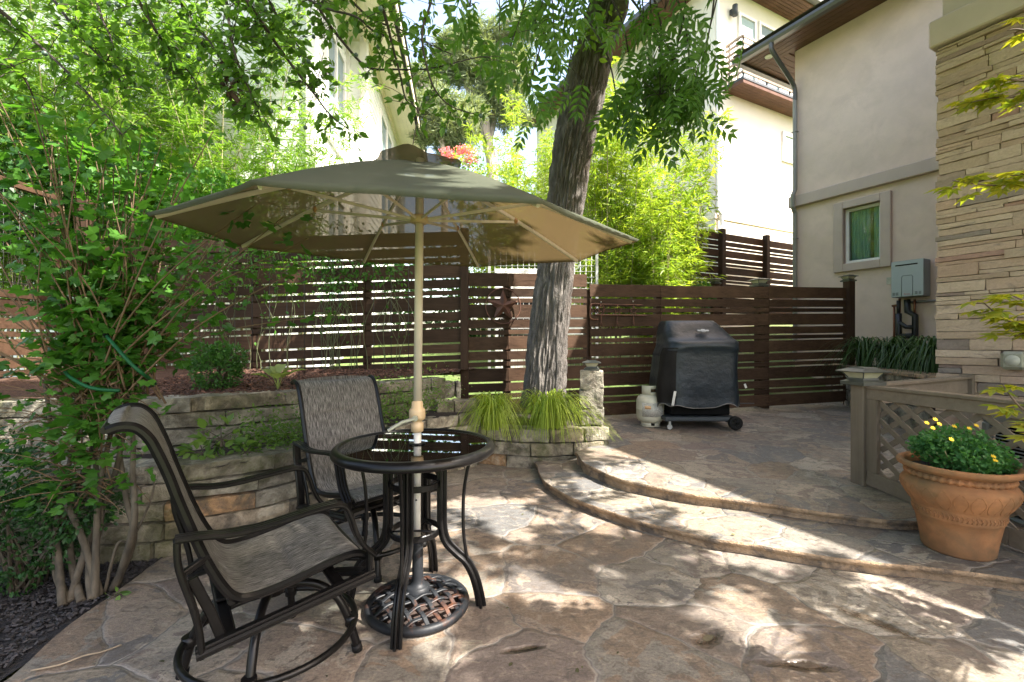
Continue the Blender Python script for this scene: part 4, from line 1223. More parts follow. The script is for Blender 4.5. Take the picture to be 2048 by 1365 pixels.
m = MB(); m.lathe([(.022, -.075), (.030, -.07), (.031, -.03), (.024, -.026), (.024, -.018), (.037, -.012), (.040, .0), (.040, .03), (.036, .04), (.029, .045), (.027, .075), (.021, .08)], 24, (UX - .002, UY, .925)); m.build('crank_housing', MT['tanplastic'], um)
m = MB(); c0 = Vector((UX - .002, UY - .04, .925)); m.cyl(c0, c0 + Vector((0, -.014, 0)), .014, 12); m.bar([c0 + Vector((0, -.012, 0)), c0 + Vector((-.06, -.02, -.016)), c0 + Vector((-.125, -.03, -.055))], .012, .016); m.build('crank_handle', simple('crank_alloy', (.4, .38, .34), .35, metal=.6), um)
m = MB()
for z in (.86, .70, .52): m.cyl((UX - .003, UY - .0175, z), (UX - .003, UY - .0195, z), .005, 10)
m.build('pin_holes', MT['dark'], um)
# base
ub = thing('umbrella_base', 'round black cast iron basket weave base of the umbrella', 'umbrella base', (UX + .005, UY - .02, 0))
BX, BY = UX + .005, UY - .02
m = MB(); m.tube([(BX + .232 * math.cos(2 * math.pi * k / 56), BY + .232 * math.sin(2 * math.pi * k / 56), .021) for k in range(56)], .0205, 10, True); m.build('rim', MT['iron'], ub)
m = MB()
def dome(x, y): return .032 + .05 * max(0, 1 - (x * x + y * y) / .0525)
for fam in (0, 1):
    for k in range(-4, 5):
        o = k * .056; L = math.sqrt(max(0, .222 ** 2 - o * o)); P = []
        n = 26
        for i in range(n + 1):
            s = -L + 2 * L * i / n; a = math.radians(38 + 90 * fam)
            x = s * math.cos(a) - o * math.sin(a); y = s * math.sin(a) + o * math.cos(a)
            ph = (s / .056) * math.pi + (0 if (k + fam) % 2 else math.pi)
            P.append((BX + x, BY + y, dome(x, y) + .0042 * math.cos(ph)))
        m.bar(P, .021, .008)
m.build('woven_lattice', MT['iron'], ub)
m = MB(); m.lathe([(.0, .002), (.2, .002), (.2, .008), (.0, .008)], 32, (BX, BY, 0)); m.build('underside', simple('dark_brown_plate', (.035, .022, .017), .9, na=.5), ub)  # dark brown disc beneath the woven bars
m = MB(); m.lathe([(.062, .07), (.058, .095), (.05, .10), (.036, .105), (.03, .12), (.027, .14), (.0265, .30), (.024, .31), (.019, .312)], 24, (BX - .003, BY + .012, 0)); m.build('stem', MT['iron'], ub)

# ================================================================== TABLE
TX, TY = -.478, 2.25
tbl = thing('bistro_table', 'round black bar table with a smoked glass top', 'table', (TX, TY, 0))
ZT = .79
m = MB(); m.lathe([(.352, ZT - .008), (.354, ZT + .005), (.362, ZT + .009), (.376, ZT + .007), (.388, ZT - .003), (.394, ZT - .018), (.393, ZT - .028), (.384, ZT - .036), (.367, ZT - .037), (.36, ZT - .022), (.352, ZT - .008)], 72, (TX, TY, 0)); m.build('rim', MT['black'], tbl)
m = MB(); m.lathe([(.024, ZT - .004), (.3535, ZT - .004), (.3535, ZT + .002), (.024, ZT + .002), (.024, ZT - .004)], 64, (TX, TY, 0), smooth=False); m.build('glass_top', MT['tableglass'], tbl)
m = MB(); m.lathe([(.022, ZT + .002), (.04, ZT + .003), (.041, ZT + .008), (.022, ZT + .009)], 24, (UX - .001, TY, 0)); m.build('hole_ring', MT['black'], tbl)
LA = [math.radians(a) for a in (-92, -3, 84, 183)]
for a in LA:
    d = Vector((math.cos(a), math.sin(a), 0)); c = Vector((TX, TY, 0)); tn = (-d.y, d.x, 0)
    m = MB()
    P = catmull([c + d * r + UZ * z for r, z in ((.34, .752), (.20, .756), (.142, .74), (.134, .66), (.133, .5), (.135, .385), (.155, .315), (.205, .262), (.255, .218), (.292, .15), (.315, .07), (.328, .0))], 6)
    for o in (-.017, 0, .017): m.bar([p + Vector(tn) * o for p in P], .0165, .017, tn)
    m.bar(P, .05, .011, d if False else tn)
    lg = m.build('leg', MT['black'], tbl)
    m = MB()
    m.tube(catmull([c + d * r + UZ * z for r, z in ((.285, .75), (.262, .68), (.243, .57), (.238, .45), (.243, .33), (.262, .212))], 5), .0085, 8); m.build('brace_rod', MT['black'], lg)
for z in (.60, .365):
    m = MB(); m.bar([(TX + .118 * math.cos(2 * math.pi * k / 40), TY + .118 * math.sin(2 * math.pi * k / 40), z) for k in range(40)], .012, .03, closed=True); m.build('ring', MT['black'], tbl)
m = MB(); m.tube([(TX - .112, TY - .03, .37), (TX - .03, TY - .026, .372), (TX + .03, TY - .026, .372), (TX + .112, TY - .03, .37)], .005, 6); m.tube([(TX + .02, TY + .03, .372), (TX + .05, TY + .03, .4), (TX + .08, TY, .39)], .005, 6); m.build('pole_clip', MT['black'], tbl)

# ================================================================== CHAIRS
def sling_mesh(parent):
    prof = catmull([(x, 0, z) for x, z in ((-.505, 1.036), (-.474, 1.045), (-.438, 1.037), (-.408, 1.003), (-.385, .95), (-.360, .88), (-.336, .80), (-.303, .70), (-.264, .59), (-.22, .495), (-.185, .445), (-.14, .425), (-.05, .430), (.04, .446), (.12, .463), (.19, .472), (.235, .468), (.265, .448))], 6)
    n, ny = len(prof), 14
    D = [0]
    for a, b in zip(prof[:-1], prof[1:]): D.append(D[-1] + (b - a).length)
    vs, fs, uv = [], [], []
    for side in (0, 1):
        for i, p in enumerate(prof):
            a = prof[max(i - 1, 0)]; b = prof[min(i + 1, n - 1)]; t = (b - a).normalized(); nr = Vector((-t.z, 0, t.x))
            if nr.x < 0 and i < n * .55: nr = -nr
            if i >= n * .55 and nr.z < 0: nr = -nr
            s = D[i] / D[-1]
            for j in range(ny + 1):
                y = -.252 + .504 * j / ny; q = 1 - (y / .252) ** 2
                pad = .011 * q ** .4
                for sm in (.24, .40, .78): pad -= .013 * math.exp(-((s - sm) / .009) ** 2) * q ** .3
                sag = -.014 * q
                vs.append(p + Vector((0, y, 0)) + nr * ((pad if side == 0 else -.006) + sag)); uv.append((j / ny, s * 2.4))
    e = ny + 1; m = n * e
    for i in range(n - 1):
        for j in range(ny):
            fs.append([i * e + j, i * e + j + 1, (i + 1) * e + j + 1, (i + 1) * e + j])
            fs.append([m + i * e + j, m + (i + 1) * e + j, m + (i + 1) * e + j + 1, m + i * e + j + 1])
    for j in range(ny):
        fs.append([j, m + j, m + j + 1, j + 1]); o = (n - 1) * e; fs.append([o + j, o + j + 1, m + o + j + 1, m + o + j])
    mb = MB(); mb.add(vs, fs, True); ob = mb.build('sling', MT['sling'], parent, local=True)
    ul = ob.data.uv_layers.new(name='UVMap')
    for lp in ob.data.loops: ul.data[lp.index].uv = uv[lp.vertex_index]
    return prof
def make_chair(label):
    t = thing('swivel_chair', label, 'chair', group='bar height sling swivel chairs')
    prof = sling_mesh(t)
    for s in (-1, 1):
        m = MB(); m.bar([p + Vector((0, s * .265, 0)) for p in prof], .030, .024, (0, 1, 0), e=.4); m.build('side_rail', MT['black'], t, local=True)
        m = MB()
        arm = catmull([(x, s * .305, z) for x, z in ((-.345, .69), (-.28, .685), (-.20, .672), (-.11, .672), (-.01, .683), (.09, .694), (.145, .692), (.172, .674), (.19, .63), (.207, .575), (.235, .52), (.278, .472))], 5)
        for o in (-.016, 0, .016): m.bar([p + Vector((0, o, 0)) for p in arm], .018, .022, (0, 1, 0), e=.4)
        m.build('armrest', MT['black'], t, local=True)
        m = MB(); m.bar(catmull([(-.34, s * .305, .685), (-.335, s * .305, .60), (-.30, s * .305, .47), (-.282, s * .305, .38), (-.277, s * .305, .302)], 4), .045, .02, (1, 0, 0)); m.build('rear_post', MT['black'], t, local=True)
        m = MB()
        m.bar([(-.292, s * .305, .311), (.0, s * .305, .352), (.28, s * .305, .392)], .05, .024, (0, 0, 1))
        m.bar([(-.292, s * .305, .327), (.0, s * .305, .368), (.28, s * .305, .408)], .03, .012, (0, 0, 1))
        m.build('lower_rail', MT['black'], t, local=True)
        m = MB(); m.bar([(.265, s * .30, .40), (.268, s * .30, .478)], .035, .022, (1, 0, 0)); m.build('front_post', MT['black'], t, local=True)
        m = MB(); m.bar([(-.30, s * .29, .55), (-.25, s * .285, .42), (-.225, s * .285, .34)], .03, .012, (0, 1, 0)); m.build('spring_link', MT['black'], t, local=True)
        m = MB(); m.beam((-.255, s * .262, .60), (-.325, s * .30, .575), .02, .02); m.build('bracket', MT['black'], t, local=True)
        m = MB(); m.beam((.17, s * .15, .37), (.255, s * .285, .40), .045, .02); m.build('bracket', MT['black'], t, local=True)
    for x, z in ((-.507, 1.038), (.256, .446), (-.19, .425)):
        m = MB(); m.bar([(x, -.262, z), (x, .262, z)], .025, .022, (0, 0, 1)); m.build('cross_bar', MT['black'], t, local=True)
    m = MB()
    for x, z in ((-.2, .322), (.16, .372)): m.bar([(x, -.3, z), (x, .3, z)], .045, .022)
    m.box((-.02, 0, .345), (.40, .12, .014)); m.box((-.02, 0, .36), (.16, .14, .03)); m.cyl((-.02, 0, .36), (-.02, 0, .285), .042, 16); m.cyl((.07, 0, .335), (.07, 0, .30), .02, 12)
    m.build('swivel_mount', MT['black'], t, local=True)
    for k in range(4):
        a = math.radians(66 + 90 * k); d = Vector((math.cos(a), math.sin(a), 0)); o = Vector((-.02, 0, 0))
        m = MB(); m.tube(catmull([o + d * r + UZ * z for r, z in ((.03, .315), (.12, .312), (.19, .285), (.245, .23), (.28, .16), (.305, .08), (.325, .008))], 5), .0165, 10); lg = m.build('leg', MT['black'], t, local=True)
        m = MB(); m.cyl(o + d * .324 + UZ * .0, o + d * .318 + UZ * .03, .021, 12); m.build('foot', MT['rubber'], lg, local=True)
        m = MB(); m.cyl(o + d * .296 + UZ * .115, o + d * .30 + UZ * .155, .025, 12); m.build('collar', MT['black'], lg, local=True)
    m = MB(); m.tube([(-.02 + .312 * math.cos(2 * math.pi * k / 48), .312 * math.sin(2 * math.pi * k / 48), .135) for k in range(48)], .0135, 10, True); m.build('foot_ring', MT['black'], t, local=True)
    return t
ch = make_chair('near sling swivel chair turned sideways in front of the shrub')
ch.location = (-.948, 1.85, 0); ch.rotation_euler = (0, 0, math.radians(37.5)); ORG[ch.name] = Vector((-.948, 1.85, 0))
copy_tree(ch, (-.84, 2.74, 0), math.radians(-42), 'far sling swivel chair facing out from behind the glass table')

# ================================================================== GRILL AND TANK
GY = 5.72; GX = 2.27; gz = zt(GY)
gr = thing('covered_grill', 'gas grill under a black fitted cover against the brown fence', 'grill', (GX, GY, gz))
lev = [  # z, xl, xr, yf, yb, power
    (.27, -.50, 0.505, -.35, .33, 4), (.38, -.50, 0.500, -.34, .32, 4), (.50, -.50, 0.485, -.34, .31, 4), (.70, -.475, 0.470, -.335, .30, 4.5), (.90, -.455, 0.470, -.335, .29, 5),
    (1.0, -.42, 0.470, -.345, .28, 5), (1.05, -.41, 0.480, -.33, .28, 6), (1.09, -.40, 0.449, -.25, .28, 6), (1.18, -.385, 0.368, -.17, .28, 6), (1.26, -.37, 0.301, -.11, .27, 6), (1.30, -.36, 0.275, -.08, .26, 6), (1.315, -.345, 0.262, -.06, .24, 5)]
def cover_pt(z, a):
    for A_, B_ in zip(lev[:-1], lev[1:]):
        if z <= B_[0] + 1e-6:
            t = max(0, (z - A_[0]) / (B_[0] - A_[0])); q = [A_[i] + (B_[i] - A_[i]) * t for i in range(6)]; break
    else: q = lev[-1]
    c, s = math.cos(a), math.sin(a); n = 2 / q[5]
    cx, hx, cy_, hy = (q[1] + q[2]) / 2, (q[2] - q[1]) / 2, (q[3] + q[4]) / 2, (q[4] - q[3]) / 2
    x = cx + hx * math.copysign(abs(c) ** n, c); y = cy_ + hy * math.copysign(abs(s) ** n, s)
    k = max(0, (1.0 - z) / .62)
    w_ = .016 * k * math.sin(7 * a + 2) + .008 * mn.noise(Vector((x * 5, y * 5, z * 2.2)))
    # sagging drape folds under the hood edge
    if z > .95: w_ += .009 * math.sin(26 * (z + .55 * (x - .05) ** 2)) * (1 if y < .1 else .3)
    r = math.hypot(x - cx, y - cy_) + 1e-6
    return Vector((GX + x + (x - cx) / r * w_, GY + y + (y - cy_) / r * w_, gz + z))
NA = 96
def cover_band(zs, a0=0, a1=2 * math.pi, cap=False, wave=False, pr=0.0):
    m = MB(); vs = []; full = abs(a1 - a0 - 2 * math.pi) < 1e-6
    cols = NA if full else int(NA * (a1 - a0) / (2 * math.pi)) + 1
    for zi, z in enumerate(zs):
        for i in range(cols):
            a = a0 + (a1 - a0) * i / (cols if full else cols - 1)
            zz = z + ((.018 * math.sin(9 * a) + .012 * math.sin(5 * a + 1)) if (wave and zi == 0) else 0)
            p = cover_pt(z, a); p.z = gz + zz
            if pr: 
                d = Vector((p.x - GX, p.y - GY, 0)).normalized(); p += d * pr
            vs.append(p)
    fs = []
    for k in range(len(zs) - 1):
        for i in range(cols if full else cols - 1):
            j = (i + 1) % cols; fs.append([k * cols + i, k * cols + j, (k + 1) * cols + j, (k + 1) * cols + i])
    if cap: fs.append([(len(zs) - 1) * cols + i for i in range(cols)])
    m.add(vs, fs, True); return m
zs = [.29 + 1.02 * i / 46 for i in range(47)] + [1.315]
cv = cover_band(zs, cap=True, wave=True).build('cover', MT['cover'], gr)
cover_band([.32 + .66 * i / 22 for i in range(23)], math.radians(186), math.radians(246), pr=.004).build('front_panel', MT['coverd'], cv)
m = MB(); P = []
for i in range(NA):
    a = 2 * math.pi * i / NA; p = cover_pt(.29, a); p.z = gz + .29 + .018 * math.sin(9 * a) + .012 * math.sin(5 * a + 1); P.append(p)
m.tube(P, .005, 5, True); m.build('hem', simple('grey_hem', (.16, .15, .14), .7), cv)
m = MB(); m.box((GX + .04, GY - .215, gz + 1.185), (.14, .03, .012), Matrix.Rotation(.7, 3, 'X'), .003); m.box((GX + .04, GY - .217, gz + 1.187), (.05, .05, .012), Matrix.Rotation(.7, 3, 'X'), .003); m.build('emblem', simple('grey_emblem', (.2, .21, .22), .4), cv)
m = MB(); m.beam((GX - .38, GY - .365, gz + .30), (GX - .35, GY - .365, gz + .47), .006, .03, (1, 0, 0)); m.beam((GX + .52, GY - .30, gz + .50), (GX + .50, GY - .302, gz + .55), .006, .025, (1, 0, 0)); m.build('strap', simple('white_strap', (.55, .53, .5), .7), cv)
m = MB(); m.box((GX + .0, GY, gz + .27), (.72, .46, .20), None, .01); m.build('cabinet', MT['dark'], gr)
m = MB(); m.box((GX - .01, GY - .02, gz + .125), (.86, .54, .05), None, .02); m.build('bottom_shelf', MT['steel'], gr)
m = MB(); m.cyl((GX + .36, GY - .26, gz + .075), (GX + .36, GY + .26, gz + .075), .01, 8); m.build('axle', MT['steel'], gr)
for y in (-.30, .26):
    Mw = Matrix.Rotation(math.radians(90), 3, 'X'); m = MB()
    m.lathe([(.02, -.025), (.05, -.025), (.07, -.028), (.082, -.018), (.082, .018), (.07, .028), (.05, .022), (.02, .022)], 28, (GX + .39, GY + y, gz + .082), M=Mw)
    wh = m.build('wheel', MT['rubber'], gr)
    m = MB()
    for k in range(6):
        a = k * math.pi / 3; m.box((GX + .39 + .035 * math.cos(a), GY + y - .026, gz + .082 + .035 * math.sin(a)), (.05, .01, .014), Matrix.Rotation(-a, 3, 'Y'))
    m.lathe([(0, -.034), (.018, -.034), (.02, -.02)], 14, (GX + .39, GY + y, gz + .082), M=Mw); m.build('hub', MT['black'], wh)
for y in (-.26, .2):
    m = MB(); m.cyl((GX - .38, GY + y - .012, gz + .03), (GX - .38, GY + y + .012, gz + .03), .03, 14); m.box((GX - .38, GY + y, gz + .075), (.025, .04, .06)); m.build('caster', MT['wire'], gr)
m = MB(); m.tube([(GX + .45, GY - .1, gz + .29), (GX + .72, GY - .1, gz + .29)], .006, 6); m.build('hose_bar', MT['steel'], gr)

PX_, PY_ = 1.735, 5.72; pz = zt(PY_)
tk = thing('propane_tank', 'cream white propane cylinder beside the covered grill', 'propane tank', (PX_, PY_, pz))
R_ = .168
m = MB(); m.lathe([(0, .035), (.10, .04), (.14, .06), (.16, .09), (R_, .125), (R_, .205), (R_ + .0015, .207), (R_ + .0015, .213), (R_, .215), (R_, .305), (.162, .335), (.145, .365), (.11, .388), (.06, .40), (.0, .402)], 48, (PX_, PY_, pz)); m.build('body', MT['tank'], tk)
m = MB()
for k in range(4): m.lathe([(.108, 0), (.116, 0), (.122, .05), (.114, .05)], 10, (PX_, PY_, pz), arc=(k * 1.571 + .18, k * 1.571 + 1.39))
m.lathe([(.106, 0), (.119, 0), (.119, .012), (.106, .012), (.106, 0)], 40, (PX_, PY_, pz)); m.build('foot_ring', MT['tank'], tk)
m = MB(); F0 = math.radians(-90)
def coll(a0, a1, z0, z1):
    m.lathe([(.094, z0), (.100, z0), (.100, z1), (.094, z1), (.094, z0)], 14, (PX_, PY_, pz), arc=(F0 + math.radians(a0), F0 + math.radians(a1)))
coll(-100, -12, .385, .505); coll(-12, 52, .385, .425); coll(-12, 52, .465, .505); coll(52, 80, .385, .525); coll(30, 52, .425, .465)
coll(100, 150, .385, .505); coll(-150, -100, .385, .44)
m.build('collar', MT['tank'], tk)
m = MB(); m.cyl((PX_, PY_, pz + .40), (PX_, PY_, pz + .47), .018, 12); m.cyl((PX_, PY_, pz + .44), (PX_ + .03, PY_ - .07, pz + .44), .016, 12); m.cyl((PX_, PY_, pz + .475), (PX_, PY_, pz + .49), .028, 14); m.build('valve', simple('brass_valve', (.12, .085, .04), .4, metal=.6), tk)
m = MB(); m.lathe([(R_ + .0012, .13), (R_ + .002, .13), (R_ + .002, .30), (R_ + .0012, .30)], 24, (PX_, PY_, pz), arc=(math.radians(-140), math.radians(-45))); m.build('label', MT['label'], tk)
m = MB(); m.lathe([(R_ + .0025, .225), (R_ + .003, .225), (R_ + .003, .265), (R_ + .0025, .265)], 10, (PX_, PY_, pz), arc=(math.radians(-128), math.radians(-103))); m.build('warning_patch', simple('orange_print', (.55, .33, .17), .5), tk)

# ================================================================== STAR AND HOOK RACK ON THE FENCE
sp = at(1006, 613, 5.77); SR = .225
st_ = thing('metal_star', 'rusty five point metal star inside a ring on the fence', 'wall star', tuple(sp))
fd = Vector((1.57, .38, 0)).normalized(); fn = Vector((fd.y, -fd.x, 0))
def sloc(x, z, o): return sp + fd * x + UZ * z + fn * o
m = MB(); vs = [sloc(0, 0, .055)]
for k in range(10):
    a = math.pi / 2 + k * math.pi / 5; r = SR * .97 if k % 2 == 0 else SR * .385; vs.append(sloc(r * math.cos(a), r * math.sin(a), .004))
m.add(vs + [sloc(0, 0, -.002)], [[0, 1 + k, 1 + (k + 1) % 10] for k in range(10)] + [[11, 1 + (k + 1) % 10, 1 + k] for k in range(10)]); m.build('star', MT['rust'], st_)
m = MB(); m.tube([sloc(SR * math.cos(2 * math.pi * k / 40), SR * math.sin(2 * math.pi * k / 40), .012) for k in range(40)], .007, 8, True); m.build('ring', MT['rust'], st_)
m = MB(); m.cyl(sloc(-.005, -.09, .03), sloc(-.005, -.09, .05), .007, 8); m.build('screw', MT['wire'], st_)
fdr = (Vector((*fr1, 0)) - Vector((*fr0, 0))).normalized(); fnr = Vector((fdr.y, -fdr.x, 0))
def fpt(px, py, o=.03):
    r = (px - 1024) / F; A_ = Vector((*fr0, 0)) + fnr * o
    k = (A_.y * r - A_.x) / (fdr.x - r * fdr.y); p = A_ + fdr * k; p.z = H + (683 - py) / F * p.y; return p
rk = thing('hook_rack', 'rusty iron hook rack with stars and loops on the fence', 'hook rack', tuple(fpt(1230, 622)))
m = MB()
m.tube(catmull([fpt(1201, 609), fpt(1184, 609), fpt(1181, 614), fpt(1180, 632), fpt(1183, 639), fpt(1196, 640)], 4), .012, 8)
m.bar([fpt(1190, 630.5), fpt(1292, 632)], .03, .02); m.bar([fpt(1200, 609.5), fpt(1286, 611)], .014, .014)
m.build('frame', MT['rust'], rk)
for (cx, cy_, rr) in ((1202, 620, 9), (1235, 621, 9.5), (1267, 622, 9.5)):
    m = MB(); P = []
    for k in range(11):
        a = math.pi / 2 + (k % 10) * math.pi / 5; r = rr if k % 2 == 0 else rr * .45; P.append(fpt(cx + r * math.cos(a), cy_ - r * math.sin(a), .035))
    m.tube(P, .006, 6); m.build('star', MT['rust'], rk)
m = MB(); m.tube([fpt(1200 + 9 * math.cos(k * .4), 620 - 10 * math.sin(k * .4), .03) for k in range(17)], .006, 6); m.build('loop', MT['rust'], rk)
for px in (1202, 1234, 1267):
    m = MB(); m.tube(catmull([fpt(px, 631, .04), fpt(px, 644, .04), fpt(px, 649, .05), fpt(px + 1, 651, .075), fpt(px + 1, 645, .09)], 4), .0065, 6); m.build('hook', MT['rust'], rk)
m = MB()
for px, py in ((1202, 605), (1266, 604)): m.sphere(fpt(px, py, .035), .009, 6)
m.build('screw', MT['wire'], rk)

# ================================================================== LATTICE SCREEN AND CONDENSER
LZ = .955
lp0 = Vector((2.79, 3.62, 0)); ld_ = Vector((.17, -1, 0)).normalized(); ln_ = Vector((ld_.y, -ld_.x, 0))   # toward the patio (left)
if ln_.x > 0: ln_ = -ln_
ls = thing('lattice_screen', 'taupe wooden lattice screen around the condenser unit', 'lattice fence', (lp0.x, lp0.y, .15))
Rl = Matrix((ld_, -ln_, UZ)).transposed()
def LT(s, o, z): return lp0 + ld_ * s + ln_ * o + UZ * z
m = MB(); m.box(LT(0, 0, .55), (.115, .115, .80), Rl, .005); m.build('post', MT['paintwoodz'], ls)
m = MB(); m.beam(LT(.058, 0, LZ - .012), LT(2.2, 0, LZ - .012), .10, .024); m.beam(LT(.058, .012, LZ - .066), LT(2.2, .012, LZ - .066), .04, .082); m.build('top_rail', MT['paintwood'], ls)
def botz(s): return .18 - .085 * min(1.0, s / .95)
m = MB(); m.beam(LT(.058, .012, botz(0) + .055), LT(.95, .012, botz(1) + .055), .04, .11); m.beam(LT(.95, .012, botz(1) + .055), LT(2.2, .012, botz(1) + .055), .0401, .11); m.build('bottom_rail', MT['paintwood'], ls)
m = MB(); m.beam(LT(.10, .012, .285), LT(.10, .012, LZ - .108), .041, .085, tuple(ld_)); m.build('stile', MT['paintwoodz'], ls)
m = MB()
sa, sb, za, zb = .14, 2.2, .16, LZ - .09
for fam in (0, 1):
    o = -.010 if fam == 0 else .0005
    k = -3.0
    while k < 4:
        pts = []
        # line: z = za + (s - k) * sl
        sl = .78 if fam == 0 else -.78
        c = k
        for s_ in (sa, sb):
            z_ = za + (s_ - c) * sl if fam == 0 else zb + (s_ - c) * sl
            if za <= z_ <= zb: pts.append((s_, z_))
        for z_ in (za, zb):
            s_ = c + (z_ - za) / sl if fam == 0 else c + (z_ - zb) / sl
            if sa < s_ < sb: pts.append((s_, z_))
        if len(pts) >= 2:
            a_, b_ = min(pts), max(pts)
            if (b_[0] - a_[0]) > .04: m.beam(LT(a_[0], o, a_[1]), LT(b_[0], o, b_[1]), .0095, .04, tuple(ln_.cross(ld_) if False else UZ))
        k += .172
m.build('lattice', MT['paintwood'], ls)
bd_ = Vector((.887, .462, 0))
m = MB(); a_ = lp0 + bd_ * .06; b_ = lp0 + bd_ * 1.92
m.beam(a_ + UZ * (LZ - .013), b_ + UZ * (LZ - .013), .10, .024); m.beam(a_ + UZ * (LZ - .10), b_ + UZ * (LZ - .10), .03, .145); m.build('back_rail', MT['paintwood'], ls)
m = MB(); m.box(b_ + bd_ * .05 + UZ * .55, (.1, .1, .84), Matrix.Rotation(math.atan2(.462, .887), 3, 'Z')); m.build('back_post', MT['paintwoodz'], ls)
solar_cap(lp0.x, lp0.y, .952, .255, math.atan2(ld_.y, ld_.x), 'large weathered solar cap light on the taupe lattice corner post')
AX, AY = 3.62, 2.75
ac = thing('condenser_unit', 'grey air conditioner condenser half hidden behind the lattice', 'air conditioner', (AX, AY, .08))
m = MB(); m.box((AX, AY, .78), (.78, .78, .07), None, .03); m.box((AX, AY, .12), (.78, .78, .08), None, .02)
for sx in (-1, 1):
    for sy in (-1, 1): m.box((AX + sx * .365, AY + sy * .365, .45), (.05, .05, .6), None, .012)
m.build('case', MT['acbody'], ac)
m = MB()
for k in range(26):
    z = .18 + .0225 * k
    m.bar([(AX - .36, AY - .375, z), (AX + .36, AY - .375, z)], .006, .008); m.bar([(AX - .375, AY - .36, z), (AX - .375, AY + .36, z)], .006, .008)
m.build('coil_guard', MT['acgrille'], ac)
m = MB(); m.box((AX, AY, .45), (.68, .68, .56)); m.build('coil', MT['dark'], ac)
m = MB()
for r in (.08, .14, .2, .26, .32): m.tube([(AX + r * math.cos(2 * math.pi * k / 32), AY + r * math.sin(2 * math.pi * k / 32), .822) for k in range(32)], .004, 5, True)
m.build('fan_guard', MT['acgrille'], ac)

# ================================================================== TERRACOTTA POT
QX, QY, QZ = 2.62, 2.677, Z1
KR, KZ = .79, .87
pt = thing('terracotta_pot', 'large terracotta pot with a rope rim on the lower step', 'plant pot', (QX, QY, QZ))
prof = [(0, .0), (.195, .0), (.205, .012), (.215, .08), (.232, .17), (.243, .225), (.252, .232), (.252, .24), (.256, .248), (.256, .286), (.262, .294), (.262, .302), (.268, .31), (.292, .345), (.318, .385), (.330, .42), (.328, .447), (.312, .47), (.288, .485), (.276, .495), (.278, .515), (.292, .53), (.322, .545), (.346, .555), (.352, .57), (.348, .583), (.336, .59), (.318, .588), (.302, .572), (.292, .53), (.285, .50)]
prof = [(r * KR, z * KZ) for r, z in prof]
m = MB(); m.lathe(prof, 72, (QX, QY, QZ)); body = m.build('pot', MT['terra'], pt)
m = MB(); P, S_ = [], []
for k in range(240):
    a = 2 * math.pi * k / 240; P.append((QX + .286 * KR * math.cos(a), QY + .286 * KR * math.sin(a), QZ + .508 * KZ)); 
m.tube(P, [.0155 + .004 * math.sin(k * 2 * math.pi / 6) for k in range(240)], 10, True); m.build('rope_band', MT['terra'], body)
m = MB()
def bulge(z):
    for (r0, z0_), (r1, z1_) in zip(prof[:-1], prof[1:]):
        if z0_ <= z <= z1_ and z1_ > z0_: return r0 + (r1 - r0) * (z - z0_) / (z1_ - z0_)
    return .3
for k in range(22):
    a = 2 * math.pi * k / 22
    for sg in (-1, 1):
        P = []
        for i in range(9):
            t = i / 8; z_ = (.325 + .115 * t) * KZ; r = bulge(z_) + .0; b = a + sg * (.125 * math.sin(math.pi * (.15 + .8 * t)))
            P.append((QX + r * math.cos(b), QY + r * math.sin(b), QZ + z_))
        m.tube(P, .0022, 5)
for k in range(64):
    a = 2 * math.pi * k / 64; r = .2555 * KR
    m.tube([(QX + r * math.cos(a), QY + r * math.sin(a), QZ + .25 * KZ), (QX + (r + .002) * math.cos(a + .05), QY + (r + .002) * math.sin(a + .05), QZ + .268 * KZ), (QX + r * math.cos(a), QY + r * math.sin(a), QZ + .285 * KZ)], .0035, 4)
m.build('relief', MT['terra'], body)
m = MB(); m.lathe([(0, .545 * KZ), (.15 * KR, .542 * KZ), (.296 * KR, .53 * KZ)], 32, (QX, QY, QZ)); m.build('soil', MT['soil'], pt)

# ================================================================== VEGETATION
def foliage(name, tpl, pos, mat, parent=None, size=(.08, .12), flat=.5, down=.25, nsp=.55, dirs=None, nrm=None, loc=None, mb=None):
    pos = np.asarray(pos); n = len(pos)
    m = mb or MB()
    put_leaves(m, tpl, pos, rnd_dir(n, flat, down) if dirs is None else dirs, rnd_nrm(n, nsp) if nrm is None else nrm, rng.uniform(*size, n))
    return m.build(name, mat, parent, loc)
OV, OVW, LOB, LAN, LANW = T_ovate(.27), T_ovate(.36), T_lobed(), T_lance(.075), T_lance(.15)
PIN, PAL, TUF = T_pinnate(), T_palmate(), T_tuft()

